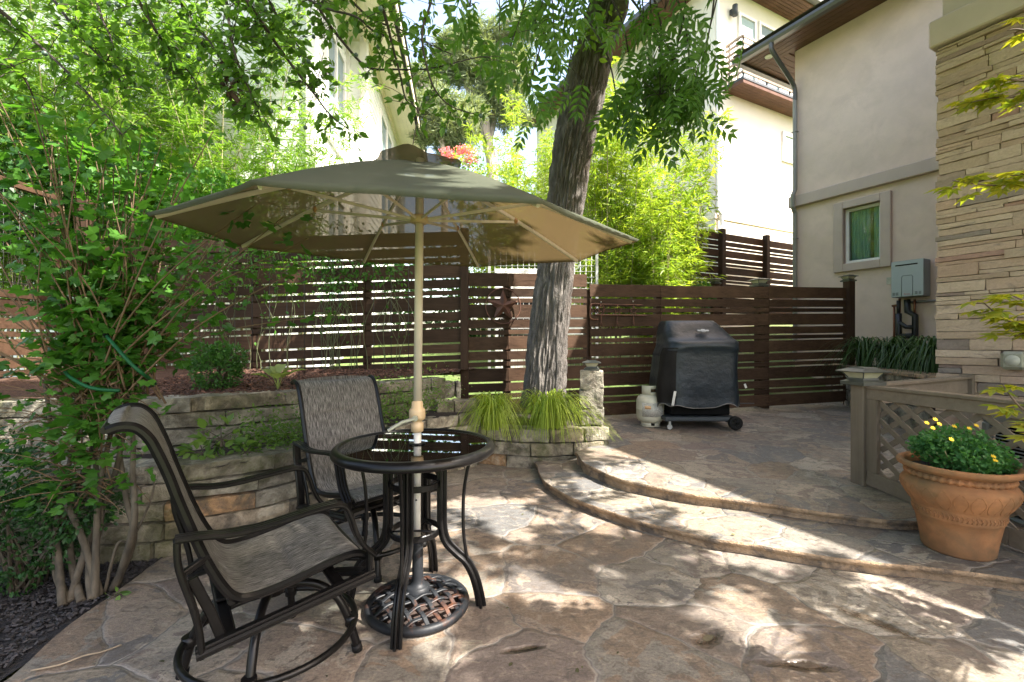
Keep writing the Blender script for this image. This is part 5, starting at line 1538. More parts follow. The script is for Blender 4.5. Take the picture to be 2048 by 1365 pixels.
# ---------------- the big shade tree
tr = thing('shade_tree', 'big grey barked tree leaning behind the umbrella with feathery leaves', 'tree', (.40, 5.32, .33))
px_ = [(1090, 815, 52), (1090, 790, 47), (1092, 760, 45), (1100, 652, 43), (1113, 531, 40), (1132, 400, 41), (1146, 300, 43), (1165, 207, 44), (1186, 103, 42), (1210, 0, 35), (1245, -130, 34), (1270, -260, 30)]
cen = [at(x, y, 5.3) for x, y, w_ in px_]; rad = [w_ * .87 * 5.3 / F for x, y, w_ in px_]
cc = catmull(cen, 24); rr = [v.x for v in catmull([(r, 0, 0) for r in rad], 24)]
NB = 250
vs, fs = [], []
for i, (c, r) in enumerate(zip(cc, rr)):
    for k in range(NB):
        a = 2 * math.pi * k / NB; d = Vector((math.cos(a), math.sin(a), 0))
        q = Vector((math.cos(a) * 4.6, math.sin(a) * 4.6, c.z * 1.1))
        wv = mn.noise(Vector((q.x * 1.2, q.y * 1.2, q.z * 2.2 + 9))) * 1.3
        rid = abs(mn.noise(Vector((q.x * 2.0 + wv * .6, q.y * 2.0 + wv * .5, q.z * 2.1)))) ; rid2 = abs(mn.noise(Vector((q.x * 4.6 + wv, q.y * 4.6, q.z * 5.0))))
        h = .034 * min(1, rid * 2.6) + .016 * min(1, rid2 * 2.2) + .03 * mn.noise(Vector((q.x * .35, q.y * .35, c.z * .6)))
        fl = 1 + .14 * math.exp(-(c.z - .3) / .16) * (.6 + .5 * math.cos(5 * a + 1)) if c.z < 1.2 else 1
        vs.append(c + d * ((r - .028) * fl + h))
for i in range(len(cc) - 1):
    for k in range(NB):
        j = (k + 1) % NB; fs.append([i * NB + k, i * NB + j, (i + 1) * NB + j, (i + 1) * NB + k])
m = MB(); m.add(vs, fs, True); m.build('trunk', MT['bark'], tr)
def limb(mb, pts, r0, r1, n=8, seg=7):
    P = catmull(pts, seg); k = len(P) - 1
    mb.tube(P, [r0 + (r1 - r0) * i / k for i in range(k + 1)], n); return P
m = MB()
T5 = cc[-1]
limb(m, [at(1222, 60, 5.3), at(1240, 20, 5.15), at(1262, -60, 4.9), Vector((1.9, 4.2, 6.8)), Vector((2.6, 3.0, 7.6))], .11, .05)
limb(m, [T5, T5 + Vector((.3, -.9, .9)), Vector((2.4, 3.2, 8.2)), Vector((3.4, 1.4, 8.8))], .15, .05)
limb(m, [T5, T5 + Vector((-.5, -.8, .7)), Vector((.6, 3.2, 7.6)), Vector((.3, 1.2, 7.9))], .14, .04)
limb(m, [T5, T5 + Vector((-.9, .2, .9)), Vector((-.9, 5.0, 7.6)), Vector((-2.2, 4.6, 7.8))], .12, .04)
limb(m, [T5, T5 + Vector((1.2, -.2, .8)), Vector((3.4, 4.6, 7.8))], .12, .04)
m.tube(catmull([at(1189, 240, 5.1), at(1205, 239, 5.0), at(1219, 240, 4.95)], 3), [.016, .013, .012, .011, .008, .006, .005], 7)
m.build('limb', MT['bark'], tr)
# visible hanging sprays: px, py, depth, spread px, count
SPR = [(1290, 70, 3.9, 50, 16), (1300, 130, 3.8, 70, 34), (1350, 120, 3.7, 60, 26), (1320, 190, 3.8, 70, 34), (1380, 190, 3.6, 45, 18), (1265, 180, 4.0, 45, 22), (1280, 40, 4.2, 50, 10), (1400, 150, 3.6, 40, 10), (1345, 225, 3.8, 50, 10), (1410, 95, 3.5, 25, 4),
       (1070, 60, 3.6, 80, 14), (1020, 95, 3.5, 60, 9), (1110, 120, 3.8, 40, 8), (1000, 20, 3.4, 90, 11), (1090, 15, 3.6, 60, 11), (1130, 30, 4.0, 40, 12), (1055, 185, 3.6, 28, 4), (1125, 190, 4.4, 25, 5), (940, 15, 3.4, 60, 8), (1330, 20, 4.0, 60, 7), (1240, 250, 4.2, 20, 3)]
pos, tw = [], MB()
for (x, y, Y, s, n) in SPR:
    c = at(x, y, Y); top = c + Vector((rng.uniform(-.3, .3), .4, 1.3)); top.z = max(top.z, c.z + .5)
    limb(tw, [top, c.lerp(top, .5) + Vector((.06, -.05, .05)), c], .012, .004, 5, 4)
    for _ in range(int(n * .62 + 1)):
        p = c + Vector((rng.normal() * s * Y / F * .62, rng.normal() * .2, rng.normal() * s * Y / F * .5 + .06)); pos.append(p)
        if rng.random() < .5: tw.tube([c, c.lerp(p, .6) + Vector((0, 0, .02)), p], .003, 4)
tw.build('hanging_twigs', MT['twig'], tr)
pos = np.array(pos); n = len(pos)
foliage('hanging_leaves', T_pinnate(5, .2, .36), pos, MT['pecan'], tr, (.22, .36), dirs=unit(np.stack([rng.normal(size=n) * .7, rng.normal(size=n) * .5, -.75 - rng.uniform(0, .5, n)], 1)), nrm=unit(np.stack([rng.normal(size=n) * .6, -.8 + rng.normal(size=n) * .5, .6 + rng.normal(size=n) * .4], 1)))
# small shoots on the trunk
SHM = leafmat('shoot_leaf', (.10, .20, .02), (.2, .32, .05), .45)
for (x, y, s, k) in ((1150, 85, 30, 26), (1185, 70, 30, 30), (1205, 85, 25, 18), (1170, 45, 35, 24), (1215, 30, 25, 14)):
    c = at(x, y, 4.95)
    pos = [c + Vector((rng.normal() * s * .0055 * .6, rng.normal() * .06, rng.normal() * s * .0055 * .45)) for _ in range(k)]
    foliage('leafy_shoot', OV, pos, SHM, tr, (.07, .11), nsp=.9)
# unseen crown overhead, its leaves placed sunward to cast the dapples
S3 = np.array(SUN)
def crown(target_fn, n, zr, thr, fr):
    P = []
    while len(P) < n:
        x0, y0 = target_fn()
        if mn.noise(Vector((x0 * fr, y0 * fr, 5.5))) + .45 * mn.noise(Vector((x0 * fr * 2.7, y0 * fr * 2.7, 1.5))) < thr: continue
        z = rng.uniform(*zr); p = np.array([x0, y0, 0]) + S3 * z
        if p[1] > 0.2 and (p[2] - H) / p[1] < .82 and abs(p[0] / p[1]) < 1.25: continue
        P.append(p)
    return np.array(P)
def tgt():
    while True:
        x, y = rng.uniform(-6.4, 1.3), rng.uniform(.2, 7.6)
        D = .887 * x + .462 * y
        if D < 1.75 + .35 * math.sin(y * 1.7) and not (x > -.2 and y > 5.3): return x, y
def tgt2():     # thin scatter over the sunny strip of the steps
    while True:
        x, y = rng.uniform(-.6, 1.6), rng.uniform(2.0, 5.0)
        D = .887 * x + .462 * y
        if 1.6 < D < 2.75: return x, y
P = np.concatenate([crown(tgt, 3400, (4.8, 7.6), -.16, .85), crown(tgt2, 120, (4.6, 5.6), .0, 1.3)])
foliage('overhead_crown', T_pinnate(5, .24, .40), P, MT['pecan'], tr, (.34, .5), flat=.35, down=.25, nsp=.4)

# ---------------- plum tree overhead (trunk stands left of and behind the camera)
pl = thing('plum_tree', 'plum tree branches with round leaves and small green plums overhead', 'tree', (-1.7, -.5, 0))
m = MB(); limb(m, [(-1.7, -.5, -.05), (-1.66, -.45, .8), (-1.7, -.3, 1.6), (-1.6, -.1, 2.5), (-1.5, .1, 3.0)], .11, .06, 12)
m.build('trunk', MT['bark'], pl)
BR = [([(-90, -40), (0, 22), (60, 75), (130, 140), (190, 205), (245, 270)], 2.1), ([(60, -60), (107, 0), (150, 60), (190, 105), (230, 145), (262, 200)], 2.3),
      ([(240, -70), (276, 0), (310, 60), (330, 88), (365, 130), (388, 160), (400, 190)], 2.2), ([(320, -60), (358, 0), (385, 45), (415, 80), (440, 115), (470, 165), (500, 200)], 2.4),
      ([(440, -50), (452, 0), (460, 60), (468, 100), (482, 145), (510, 205), (525, 255)], 2.25), ([(460, -60), (492, 0), (520, 40), (551, 86), (590, 140), (627, 187), (660, 230), (700, 262)], 2.3),
      ([(500, -60), (537, 0), (570, 60), (610, 110), (640, 160)], 2.5), ([(560, -50), (617, 0), (660, 20), (713, 35), (745, 62), (780, 76), (815, 100)], 2.4),
      ([(720, -60), (758, 0), (772, 40), (786, 96), (800, 150), (812, 200), (834, 222), (826, 290)], 2.3), ([(640, 20), (690, 90), (735, 135), (790, 140), (860, 138), (960, 115), (985, 122)], 2.6),
      ([(850, -50), (862, 0), (845, 60), (850, 120), (870, 180), (905, 215), (960, 232)], 2.5), ([(-60, 60), (0, 110), (50, 160), (80, 230)], 2.0), ([(640, -60), (700, 0), (745, 40), (800, 60), (860, 90), (905, 110)], 2.55),
      ([(150, -60), (190, 0), (205, 40), (225, 90), (210, 130)], 2.2)]
m = MB(); LPos, LDir, FR = [], [], []
for k, (pp, Y) in enumerate(BR):
    pts = [at(x, y, Y + .12 * math.sin(k * 2.1 + i * .8)) for i, (x, y) in enumerate(pp)]
    hub_ = Vector((-1.5, .1, 3.0)); far = pts[0]
    pts = [hub_, hub_.lerp(far, .5) + Vector((0, 0, .35)), far + Vector((0, -.08, .12))] + pts
    Pth = limb(m, pts, .017 if k in (0, 3, 5) else .012, .0022, 6, 6)
    n = len(Pth)
    for i in range(16, n):
        p, d = Pth[i], (Pth[i] - Pth[i - 1]).normalized()
        for _ in range((3 if p.x < -1.0 else 2) if rng.random() < (.85 if p.x < -1.0 else .5) else 0):
            sd = Vector((rng.normal(), rng.normal() * .7, rng.normal() * .8 - .25)); sd = (sd - d * sd.dot(d) * .6).normalized()
            L = rng.uniform(.03, .16); q = p + sd * L
            m.tube([p, p.lerp(q, .5) + Vector((0, 0, .008)), q], .0016, 4, cap=False)
            for _ in range(int(rng.integers(2, 6))):
                LPos.append(q - sd * rng.uniform(0, L * .8) + Vector(rng.normal(size=3) * .01)); e = sd * .8 + Vector(rng.normal(size=3) * .6) - UZ * .25; LDir.append(e)
            if rng.random() < .05: FR.append(q - UZ * .015)
m.build('branch', MT['twig'], pl)
foliage('leaves', OV, LPos, MT['plumleaf'], pl, (.034, .058), dirs=unit(np.array(LDir)), nsp=.6)
for p in FR: m = MB(); m.sphere(p, .0115, 6); m.build('plum', MT['plum'], pl)
# dead brown leaf bunch
db = MB(); c = at(462, 150, 2.25)
DP = [c + Vector((rng.normal() * .018, rng.normal() * .02, rng.uniform(-.13, .12))) for _ in range(46)]
foliage('dead_leaf_bunch', OV, DP, simple('dead_leaf', (.075, .04, .028), .9, isl=.5), pl, (.035, .06), down=1.2, nsp=1.2)

# ---------------- bamboo
def clump(name, label, base, n, hgt, rad, lean, mat, per, lrange, zmin, group, r0=.014):
    t = thing(name, label, 'bamboo', base, 0, group)
    b = Vector(base); m = MB(); LP_, LD_ = [], []
    for k in range(n):
        a = rng.uniform(0, 2 * math.pi); r = rad * math.sqrt(rng.uniform()); h = hgt * rng.uniform(.6, 1.05)
        p0 = b + Vector((r * math.cos(a), r * math.sin(a), -.1)); ln = Vector((math.cos(a), math.sin(a), 0)) * rng.uniform(.05, .5) * lean + Vector((rng.normal() * .12, rng.normal() * .12, 0)) * lean
        pts = [p0 + UZ * (h * s) * (1 - .10 * s * s * ln.length) + ln * (h * s * s * .42) for s in np.linspace(0, 1, 9)]
        m.tube(pts, [r0 * (1 - .8 * s) for s in np.linspace(0, 1, 9)], 5, cap=False)
        nb = int(per * h)
        for _ in range(nb):
            s = rng.uniform(zmin, 1.0); i = min(7, int(s * 8)); f = s * 8 - i; p = pts[i].lerp(pts[i + 1], f)
            d = Vector((rng.normal(), rng.normal(), .35 + rng.normal() * .35)).normalized(); L = rng.uniform(.16, .5) * (1.1 - .4 * s)
            q = p + d * L - UZ * L * .15
            if rng.random() < .35: m.tube([p, p.lerp(q, .5) + UZ * .02, q], .0022, 4, cap=False)
            nl = int(rng.integers(8, 15))
            for j in range(nl):
                tt = rng.uniform(.25, 1.05); LP_.append(p.lerp(q, tt) + Vector(rng.normal(size=3) * .03)); LD_.append(d * .5 + Vector((rng.normal() * .75, rng.normal() * .75, rng.normal() * .4 - .32)))
    m.build('culms', MT['culm'], t)
    foliage('leaves', LAN, LP_, mat, t, lrange, dirs=unit(np.array(LD_)), nsp=.7)
    return t
GB = 'bamboo behind the fences'
clump('bamboo_clump', 'tall dark bamboo at the far left edge behind the mesh panel', (-7.2, 6.1, .2), 21, 6.6, .7, .8, MT['bam1'], 9.5, (.10, .17), .32, GB)
clump('bamboo_clump', 'green bamboo filling the corner behind the tall brown corner post', (-6.1, 6.5, .2), 26, 6.9, .7, .8, MT['bam1'], 9.5, (.10, .17), .30, GB)
clump('bamboo_clump', 'green bamboo standing in front of the pale sided house wall', (-4.95, 6.7, .3), 26, 6.9, .7, .8, MT['bam1'], 9.5, (.10, .17), .34, GB)
clump('bamboo_clump', 'green bamboo spreading right to the corner of the sided house', (-3.75, 6.75, .3), 24, 5.9, .6, .9, MT['bam1'], 10, (.10, .16), .36, GB)
clump('bamboo_clump', 'lime bamboo directly right of the big trunk', (1.95, 8.9, .7), 32, 5.7, .6, .65, MT['bam2'], 9, (.12, .2), .24, GB)
clump('bamboo_clump', 'lime bamboo in front of the cream house corner', (3.0, 8.9, .8), 28, 5.0, .6, .75, MT['bam2'], 9, (.12, .2), .22, GB)
clump('bamboo_clump', 'short lime bamboo beside the short shaded fence', (2.55, 8.2, .7), 20, 3.9, .4, .8, MT['bam2'], 12, (.11, .17), .3, GB)
clump('bamboo_clump', 'thin lime bamboo just left of the big trunk', (.55, 10.5, 1.0), 28, 5.9, .8, .7, MT['bam2'], 11, (.12, .19), .3, GB)
clump('bamboo_clump', 'low lime bamboo rising behind the umbrella peak', (-.1, 11.0, 1.0), 22, 4.9, .8, .8, MT['bam2'], 11, (.12, .18), .3, GB)

# ---------------- big lobed leaf shrub on the left
sb = thing('large_shrub', 'large arching shrub with lobed leaves and pale stems on the left', 'shrub', (-2.25, 2.3, 0))
m = MB(); m2 = MB(); LP_, LD_, SP_, SD_ = [], [], [], []
stems = [((125, 1213), (112, 1130), (118, 1040), (150, 900), (170, 790)), ((142, 1205), (118, 1140), (132, 1020), (190, 880), (205, 770)), ((163, 1205), (143, 1130), (140, 1060), (200, 860), (215, 760)),
         ((190, 1197), (188, 1120), (205, 980), (225, 850), (235, 740)), ((184, 1199), (186, 1130), (200, 1030), (180, 880), (190, 770)), ((225, 1180), (262, 1080), (250, 1000), (245, 890), (225, 760)), ((232, 1175), (268, 1050), (272, 950), (262, 870), (250, 760)), ((210, 1185), (240, 1090), (258, 1080), (300, 1000), (318, 950)), ((140, 1203), (165, 1100), (228, 960), (262, 840), (300, 740)), ((200, 1190), (170, 1080), (120, 960), (96, 860), (90, 760))]
for k, st in enumerate(stems):
    Y = 2.28 + .03 * (k % 3)
    limb(m, [gnd(*st[0])] + [at(x + 7 * math.sin(k * 2.3 + i * 1.9), y, Y + .05 * i) for i, (x, y) in enumerate(st[1:], 1)], .0185 if k != 7 else .008, .008 if k != 7 else .004, 9, 6)
m.build('stems', MT['stem'], sb)
bun = at(205, 775, 2.45)
for k in range(150):
    a = .06 + rng.normal() * .40; up = rng.uniform(.35, 1.5); dep = rng.normal() * .40
    root = bun + Vector((rng.normal() * .10, rng.normal() * .07, rng.uniform(-.22, .08)))
    tip = bun + Vector((math.sin(a) * up * 1.0 + .05, dep * up * .6 + .05, math.cos(a) * up * .98))
    mid = root.lerp(tip, .5) + Vector((rng.normal() * .04, rng.normal() * .04, .06 * up))
    Pth = limb(m2, [root, mid, tip], .006, .0018, 5, 7)
    for i in range(4, len(Pth)):
        for _ in range(2):
            d = Vector((rng.normal(), rng.normal() - .3, rng.normal() * .35)).normalized(); q = Pth[i] + d * rng.uniform(.02, .09)
            (LP_.append(q), LD_.append(d * .8 + Vector((0, 0, -.25)))) if rng.random() < .8 else None
for k in range(130):                                                     # stray low canes
    a = rng.uniform(-1.9, 1.2); root = at(rng.uniform(140, 230), rng.uniform(740, 1010), 2.4); tip = root + Vector((math.sin(a) * rng.uniform(.15, .5), -abs(rng.normal()) * .12, rng.uniform(-.2, .35)))
    Pth = limb(m2, [root, root.lerp(tip, .5) + UZ * .05, tip], .004, .0012, 5, 4)
    for i in range(5, len(Pth)):
        d = Vector((rng.normal(), rng.normal() - .3, rng.normal() * .3)).normalized(); LP_.append(Pth[i] + d * .03); LD_.append(d)
m2.build('canes', MT['cane'], sb)
kp = [i for i, p in enumerate(LP_) if not (p.x < -2.42 - .12 * (p.z > 1.6) and p.z < 2.2 and rng.random() < .8)]
LP_ = [LP_[i] for i in kp]; LD_ = [LD_[i] for i in kp]
foliage('leaves', LOB, LP_, MT['shrubleaf'], sb, (.042, .088), dirs=unit(np.array(LD_)), nsp=.5)
Hs = thing('garden_hose', 'green hose looped round the shrub stems', 'hose', tuple(at(160, 770, 2.3)))
m = MB(); P = catmull([at(205, 662, 2.3), at(228, 690, 2.22), at(262, 728, 2.2), at(290, 752, 2.24), at(310, 770, 2.5), at(270, 778, 2.75), at(200, 780, 2.78), at(140, 765, 2.6), at(128, 742, 2.35), at(140, 755, 2.24), at(170, 772, 2.2), at(200, 780, 2.2), at(240, 782, 2.22)], 6); m.tube(P, .0085, 8); m.build('hose', MT['hose'], Hs)
m = MB(); m.tube(P[:4], .012, 8); m.build('fitting', MT['dark'], Hs)

def blob(center, r, n, sq=(1, 1, 1), shell=.55):
    d = unit(rng.normal(size=(n, 3))); rr_ = (shell + (1 - shell) * rng.uniform(size=n) ** .5)[:, None]
    lump = np.array([1 + .28 * mn.noise(Vector(v * 1.8) + Vector(center)) for v in d])[:, None]
    return np.array(center) + d * rr_ * lump * r * np.array(sq), d
def bush(name, label, cat, loc, blobs, tpl, mat, size, stem_mat='stem', group=None):
    t = thing(name, label, cat, loc, 0, group); P, Dd = [], []
    m = MB()
    for (c, r, n, sq) in blobs:
        p, d = blob(c, r, n, sq); P.append(p); Dd.append(d + rng.normal(size=d.shape) * .6)
        for _ in range(9): m.tube([Vector(loc) + Vector((rng.normal() * .03, rng.normal() * .03, 0)), Vector(loc).lerp(Vector(c), .6), Vector(p[int(rng.integers(len(p)))])], [.007, .005, .002], 5)
    m.build('stems', MT[stem_mat], t)
    foliage('leaves', tpl, np.concatenate(P), mat, t, size, dirs=unit(np.concatenate(Dd)), nsp=.8); return t
b0 = at(50, 1060, 2.4)
bush('evergreen_shrub', 'dark small leaved shrub at the bottom left corner', 'shrub', (b0.x, b0.y, 0), [((b0.x - .05, 2.4, .28), .3, 2300, (1.1, 1, .9)), ((b0.x + .25, 2.42, .42), .2, 900, (1, 1, .8)), ((b0.x - .1, 2.35, .58), .2, 900, (1, 1, .8)), ((b0.x - .4, 2.5, .42), .4, 1500, (1, 1, 1))], OV, MT['darkleaf'], (.022, .036))
b1 = at(434, 740, 3.86)
bush('boxwood_shrub', 'small bright boxwood ball in the brown mulch bed', 'shrub', (b1.x, 3.86, upz(0, 3.86)), [((b1.x, 3.86, 1.06), .19, 1500, (1.05, 1, .95)), ((b1.x + .14, 3.86, 1.15), .10, 420, (1, 1, 1.2)), ((b1.x - .1, 3.86, 1.17), .10, 420, (1, 1, 1.15)), ((b1.x + .03, 3.86, 1.2), .08, 300, (1, 1, 1.2))], OV, MT['boxleaf'], (.022, .036))
# hosta
h0 = at(556, 780, 3.8); h0.z = upz(0, 3.8)
ht = thing('hosta_plant', 'small variegated hosta with pale edged leaves in the mulch', 'plant', tuple(h0))
for k, (a, l, e) in enumerate(((150, .26, 62), (120, .26, 74), (60, .24, 72), (20, .27, 60), (-30, .22, 66), (-80, .2, 70), (200, .24, 55), (90, .27, 82), (170, .2, 75), (-5, .2, 74))):
    m = MB(); d = Vector((math.cos(math.radians(a)), math.sin(math.radians(a)) * .6, 0)); vs, fs = [], []
    n = 10
    for i in range(n + 1):
        t = i / n; r = l * (t * math.cos(math.radians(e)) + .35 * t * t); z_ = l * (math.sin(math.radians(e)) * t * 1.35 - .55 * t * t * t); wd = .004 if t < .4 else .045 * math.sin(math.pi * (t - .4) / .6) ** .7 + .001
        c = h0 + d * r + UZ * z_; s = Vector((-d.y, d.x, 0)).normalized()
        vs += [c - s * wd, c - UZ * wd * .35, c + s * wd]
    for i in range(n): fs += [[3 * i, 3 * i + 1, 3 * i + 4, 3 * i + 3], [3 * i + 1, 3 * i + 2, 3 * i + 5, 3 * i + 4]]
    m.add(vs, fs, True); m.build('leaf', MT['hosta'], ht)
# sedge tufts and strap leaf clumps
def tuft(name, label, loc, n, L, up, mat, wdt, group, spread=.06, cat='grass'):
    t = thing(name, label, cat, loc, 0, group); m = MB(); b = Vector(loc)
    ph_ = rng.uniform(0, 6)
    for k in range(n):
        a = rng.uniform(0, 2 * math.pi); l = (1 + .3 * math.sin(2 * a + ph_)) * L * rng.uniform(.35, 1.15); u = up * rng.uniform(.5, 1.0); d = Vector((math.cos(a), math.sin(a), 0)); s = Vector((-d.y, d.x, 0))
        r0_ = rng.uniform(0, spread); c0_ = b + d * r0_
        vs, fs = [], []
        for i in range(7):
            q = i / 6; p = c0_ + d * l * (.25 * q + .75 * q * q) + UZ * (u * (3.4 * q - 3.5 * q * q)); ww = wdt * (1 - .85 * q ** 2)
            p += s * (.03 * math.sin(k + q * 3) + .07 * math.sin(k * 1.7)) * q
            vs += [p - s * ww, p + s * ww]
        for i in range(6): fs.append([2 * i, 2 * i + 1, 2 * i + 3, 2 * i + 2])
        m.add(vs, fs, True)
    m.build('blades', mat, t); return t
tuft('sedge_tuft', 'left lime grass tuft spilling over the planter wall', (at(985, 838, 4.86).x, 4.86, .37), 330, .44, .46, MT['grasst'], .0048, 'lime grass tufts in the planter', .15)
tuft('sedge_tuft', 'right lime grass tuft at the foot of the big trunk beside the pillar', (at(1098, 838, 4.88).x, 4.88, .37), 430, .50, .50, MT['grasst'], .0048, 'lime grass tufts in the planter', .2)
for k, (x, Y, lb) in enumerate(((1728, 6.75, 'strap leaf plant right beside the fence end post'), (1775, 6.5, 'strap leaf plant below the left heater pipe'), (1812, 6.35, 'strap leaf plant below the looped black heater pipes'), (1850, 6.0, 'strap leaf plant between heater and stone bay'), (1868, 5.5, 'strap leaf plant nearest the stacked stone corner'))):
    q = at(x, 740, Y); tuft('strap_leaf_plant', lb, (q.x, Y, .88), 120, .55, .60, MT['liri'], .009, 'strap leaf plants in the raised bed', .10, 'plant')
# ground cover
P = []
for _ in range(2600):
    x = rng.uniform(0, 1); p = Vector((-1.62, 3.35, .56)).lerp(Vector((-.72, 4.62, .62)), x) + Vector((rng.normal() * .11, rng.normal() * .11, 0)); p.z += abs(rng.normal()) * (.10 + .12 * x); P.append(p)
for _ in range(900):
    p = Vector((-1.72, 3.22, .56)) + Vector((rng.normal() * .14, rng.normal() * .08, abs(rng.normal()) * .12)); P.append(p)
gc = foliage('ground_cover', OV, P, MT['cover_leaf'], None, (.018, .034), nsp=.9, loc=(-1.2, 3.9, .55)); tag(gc, 'feathery green ground cover between the two stone walls', kind='stuff')
def weed(label, loc, n, r, tpl, sz, mat='cover_leaf'):
    bush('weed_plant', label, 'plant', loc, [((loc[0], loc[1], loc[2] + r * .7), r, n, (1.2, 1, .8))], tpl, MT[mat], sz, group='small weeds on the lower bed')
weed('leafy weed behind the near chair back on the lower bed', (-2.02, 2.98, .53), 60, .09, OV, (.05, .08))
weed('small leafy weed in the middle of the lower bed', (-1.78, 3.05, .53), 44, .07, OV, (.04, .06))
weed('tall pale weed standing against the upper wall', (-1.93, 3.02, .60), 26, .12, OV, (.06, .09))
weed('tiny green weed by the stem feet in the black mulch', (-2.02, 2.3, -.01), 14, .035, OV, (.03, .05))
# vines on the back fence
vn = thing('climbing_vine', 'thin vines climbing the tall fence behind the boxwood', 'vine', (-2.6, 5.55, .95))
m = MB(); VP, VD = [], []
for k in range(46):
    x = rng.choice([rng.uniform(-4.0, -1.3), rng.normal() * .13 - 2.15]); z0_ = .93; h = rng.uniform(.8, 1.9); y = 5.50 - rng.uniform(0, .06)
    pts = [(x + .06 * math.sin(k + i) * i * .4, y - .02 * math.sin(i * 2.0 + k), z0_ + h * i / 6) for i in range(7)]
    if rng.random() < .3: pts += [(pts[-1][0] + .15, y - .1, pts[-1][2] - .2), (pts[-1][0] + .2, y - .12, pts[-1][2] - .45)]
    Pth = limb(m, pts, .0045, .0025, 4, 3)
    for p in Pth[7:]:
        for _ in range(int(rng.integers(1, 5)) if p.z > 1.9 else (1 if rng.random() < .25 else 0)): VP.append(p + Vector((rng.normal() * .05, -abs(rng.normal()) * .05, rng.normal() * .05))); VD.append(rng.normal(size=3) - np.array([0, .3, .5]))
for _ in range(700): VP.append(Vector((rng.uniform(-4.0, -1.2), 5.5 - abs(rng.normal()) * .08, 2.2 + rng.normal() * .16))); VD.append(rng.normal(size=3) - np.array([0, .3, .6]))
m.build('stems', simple('vine_stem', (.10, .11, .05), .8), vn)
foliage('leaves', OV, VP, MT['shrubleaf'], vn, (.035, .065), dirs=unit(np.array(VD)), nsp=.9)
m = MB()
for k in range(16): m.tube([(-4.4 + .21 * k, 5.50, .93), (-4.4 + .21 * k, 5.50, 2.2)], .004, 4)
tw_ = m.build('wire_trellis', MT['darkwire'], loc=(-2.8, 5.5, .93)); tag(tw_, 'dark vertical trellis wires in front of the tall fence', 'trellis')
# foliage behind the left fence (privet like) and behind the back fence
def backbush(label, c, r, n, mat, sz=(.05, .09), tpl=OVW, sq=(1, 1, 1)):
    bush('background_shrub', label, 'shrub', (c[0], c[1], ground_z(c[0], c[1])), [(c, r, n, sq), ((c[0] + r * .6, c[1] + .1, c[2] - r * .4), r * .7, n // 2, sq)], tpl, MT[mat], sz, group='shrubs beyond the fences')
backbush('glossy dark shrub high at the left edge above the mesh panel', (-6.5, 5.6, 3.35), .85, 2600, 'darkleaf', (.06, .10))
backbush('leafy green shrub above the tall corner post', (-5.2, 6.0, 3.5), .6, 1500, 'shrubleaf', (.06, .1))
backbush('leafy shrub rising behind the left tip of the umbrella', (-3.9, 5.95, 2.95), .55, 1300, 'shrubleaf', (.05, .09))
backbush('dark shrub at the far corner behind the grill fence', (3.0, 8.0, 1.35), .4, 900, 'darkleaf', (.05, .08))
backbush('small bluish shrub just left of the wide solar cap', (3.45, 8.3, 2.15), .22, 420, 'boxleaf', (.04, .06))
backbush('dark evergreen mass behind the canopy', (-1.5, 12.5, 2.6), 1.3, 2400, 'darkleaf', (.09, .15), OVW, (1.6, 1, 1))

# ---------------- distant junipers and blossom tree
def conifer(label, pts, r0, blobs, n, group='pale barked trees in the distance', size=(.22, .42), limbs=()):
    t = thing('juniper_tree', label, 'tree', tuple(pts[0]), 0, group); m = MB()
    limb(m, pts, r0, r0 * .4, 12, 8)
    for l, a, b in limbs: limb(m, l, a, b, 8, 6)
    P = []
    for (c, r, q) in blobs:
        p, d = blob(c, r, int(n * q), (1.1, 1, .8), .15); P.append(p)
        for _ in range(4): limb(m, [min(pts, key=lambda v: (Vector(v) - Vector(c)).length), Vector(c) + Vector(rng.normal(size=3) * .1), Vector(p[int(rng.integers(len(p)))])], .05, .012, 5, 3)
    m.build('trunk', MT['whitebark'], t)
    P = np.concatenate(P); foliage('crown', TUF, P, MT['juni'], t, size, flat=.8, down=-.2, nsp=1.2); return t
Yj = 16.5
conifer('pale twisted tree trunk with airy crown seen past the umbrella peak', [at(990, 520, Yj), at(985, 345, Yj), at(972, 270, Yj), at(968, 235, Yj), at(955, 205, Yj), at(935, 172, Yj), at(933, 150, Yj), at(948, 128, Yj), at(940, 100, Yj)], .21,
        [(at(940, 110, Yj), 1.0, 1), (at(975, 150, Yj), 1.0, 1), (at(1010, 170, Yj), .9, .9), (at(905, 140, Yj), .8, .7), (at(960, 75, Yj), .8, .7), (at(1030, 130, Yj), .7, .5), (at(985, 200, Yj), .8, .6), (at(900, 90, Yj), .6, .4), (at(1020, 225, Yj), .8, .7), (at(940, 250, Yj + 1), .8, .6), (at(1040, 60, Yj), .9, .7)], 620,
        limbs=[([at(976, 290, Yj), at(990, 230, Yj + .3), at(982, 190, Yj), at(1000, 160, Yj)], .13, .05)])
conifer('smaller forked pale tree left of the twisted one', [at(888, 500, 15), at(890, 350, 15), at(888, 310, 15), at(884, 275, 15), at(895, 240, 15)], .12,
        [(at(880, 220, 15), .8, .9), (at(915, 250, 15), .7, .8), (at(850, 215, 15), .5, .5), (at(935, 225, 15.5), .6, .6), (at(860, 270, 15), .5, .4), (at(900, 290, 15.5), .6, .5), (at(840, 160, 15.5), .6, .5)], 520, limbs=[([at(886, 290, 15), at(870, 262, 15), at(862, 235, 15)], .08, .03)])
bl = thing('blossom_tree', 'pink flowering crepe tree just behind the umbrella peak', 'tree', tuple(at(925, 560, 13.5)))
m = MB(); limb(m, [at(925, 560, 13.5), at(922, 420, 13.5), at(918, 340, 13.5)], .06, .02); limb(m, [at(922, 420, 13.5), at(940, 340, 13.5)], .04, .02); m.build('trunk', MT['whitebark'], bl)
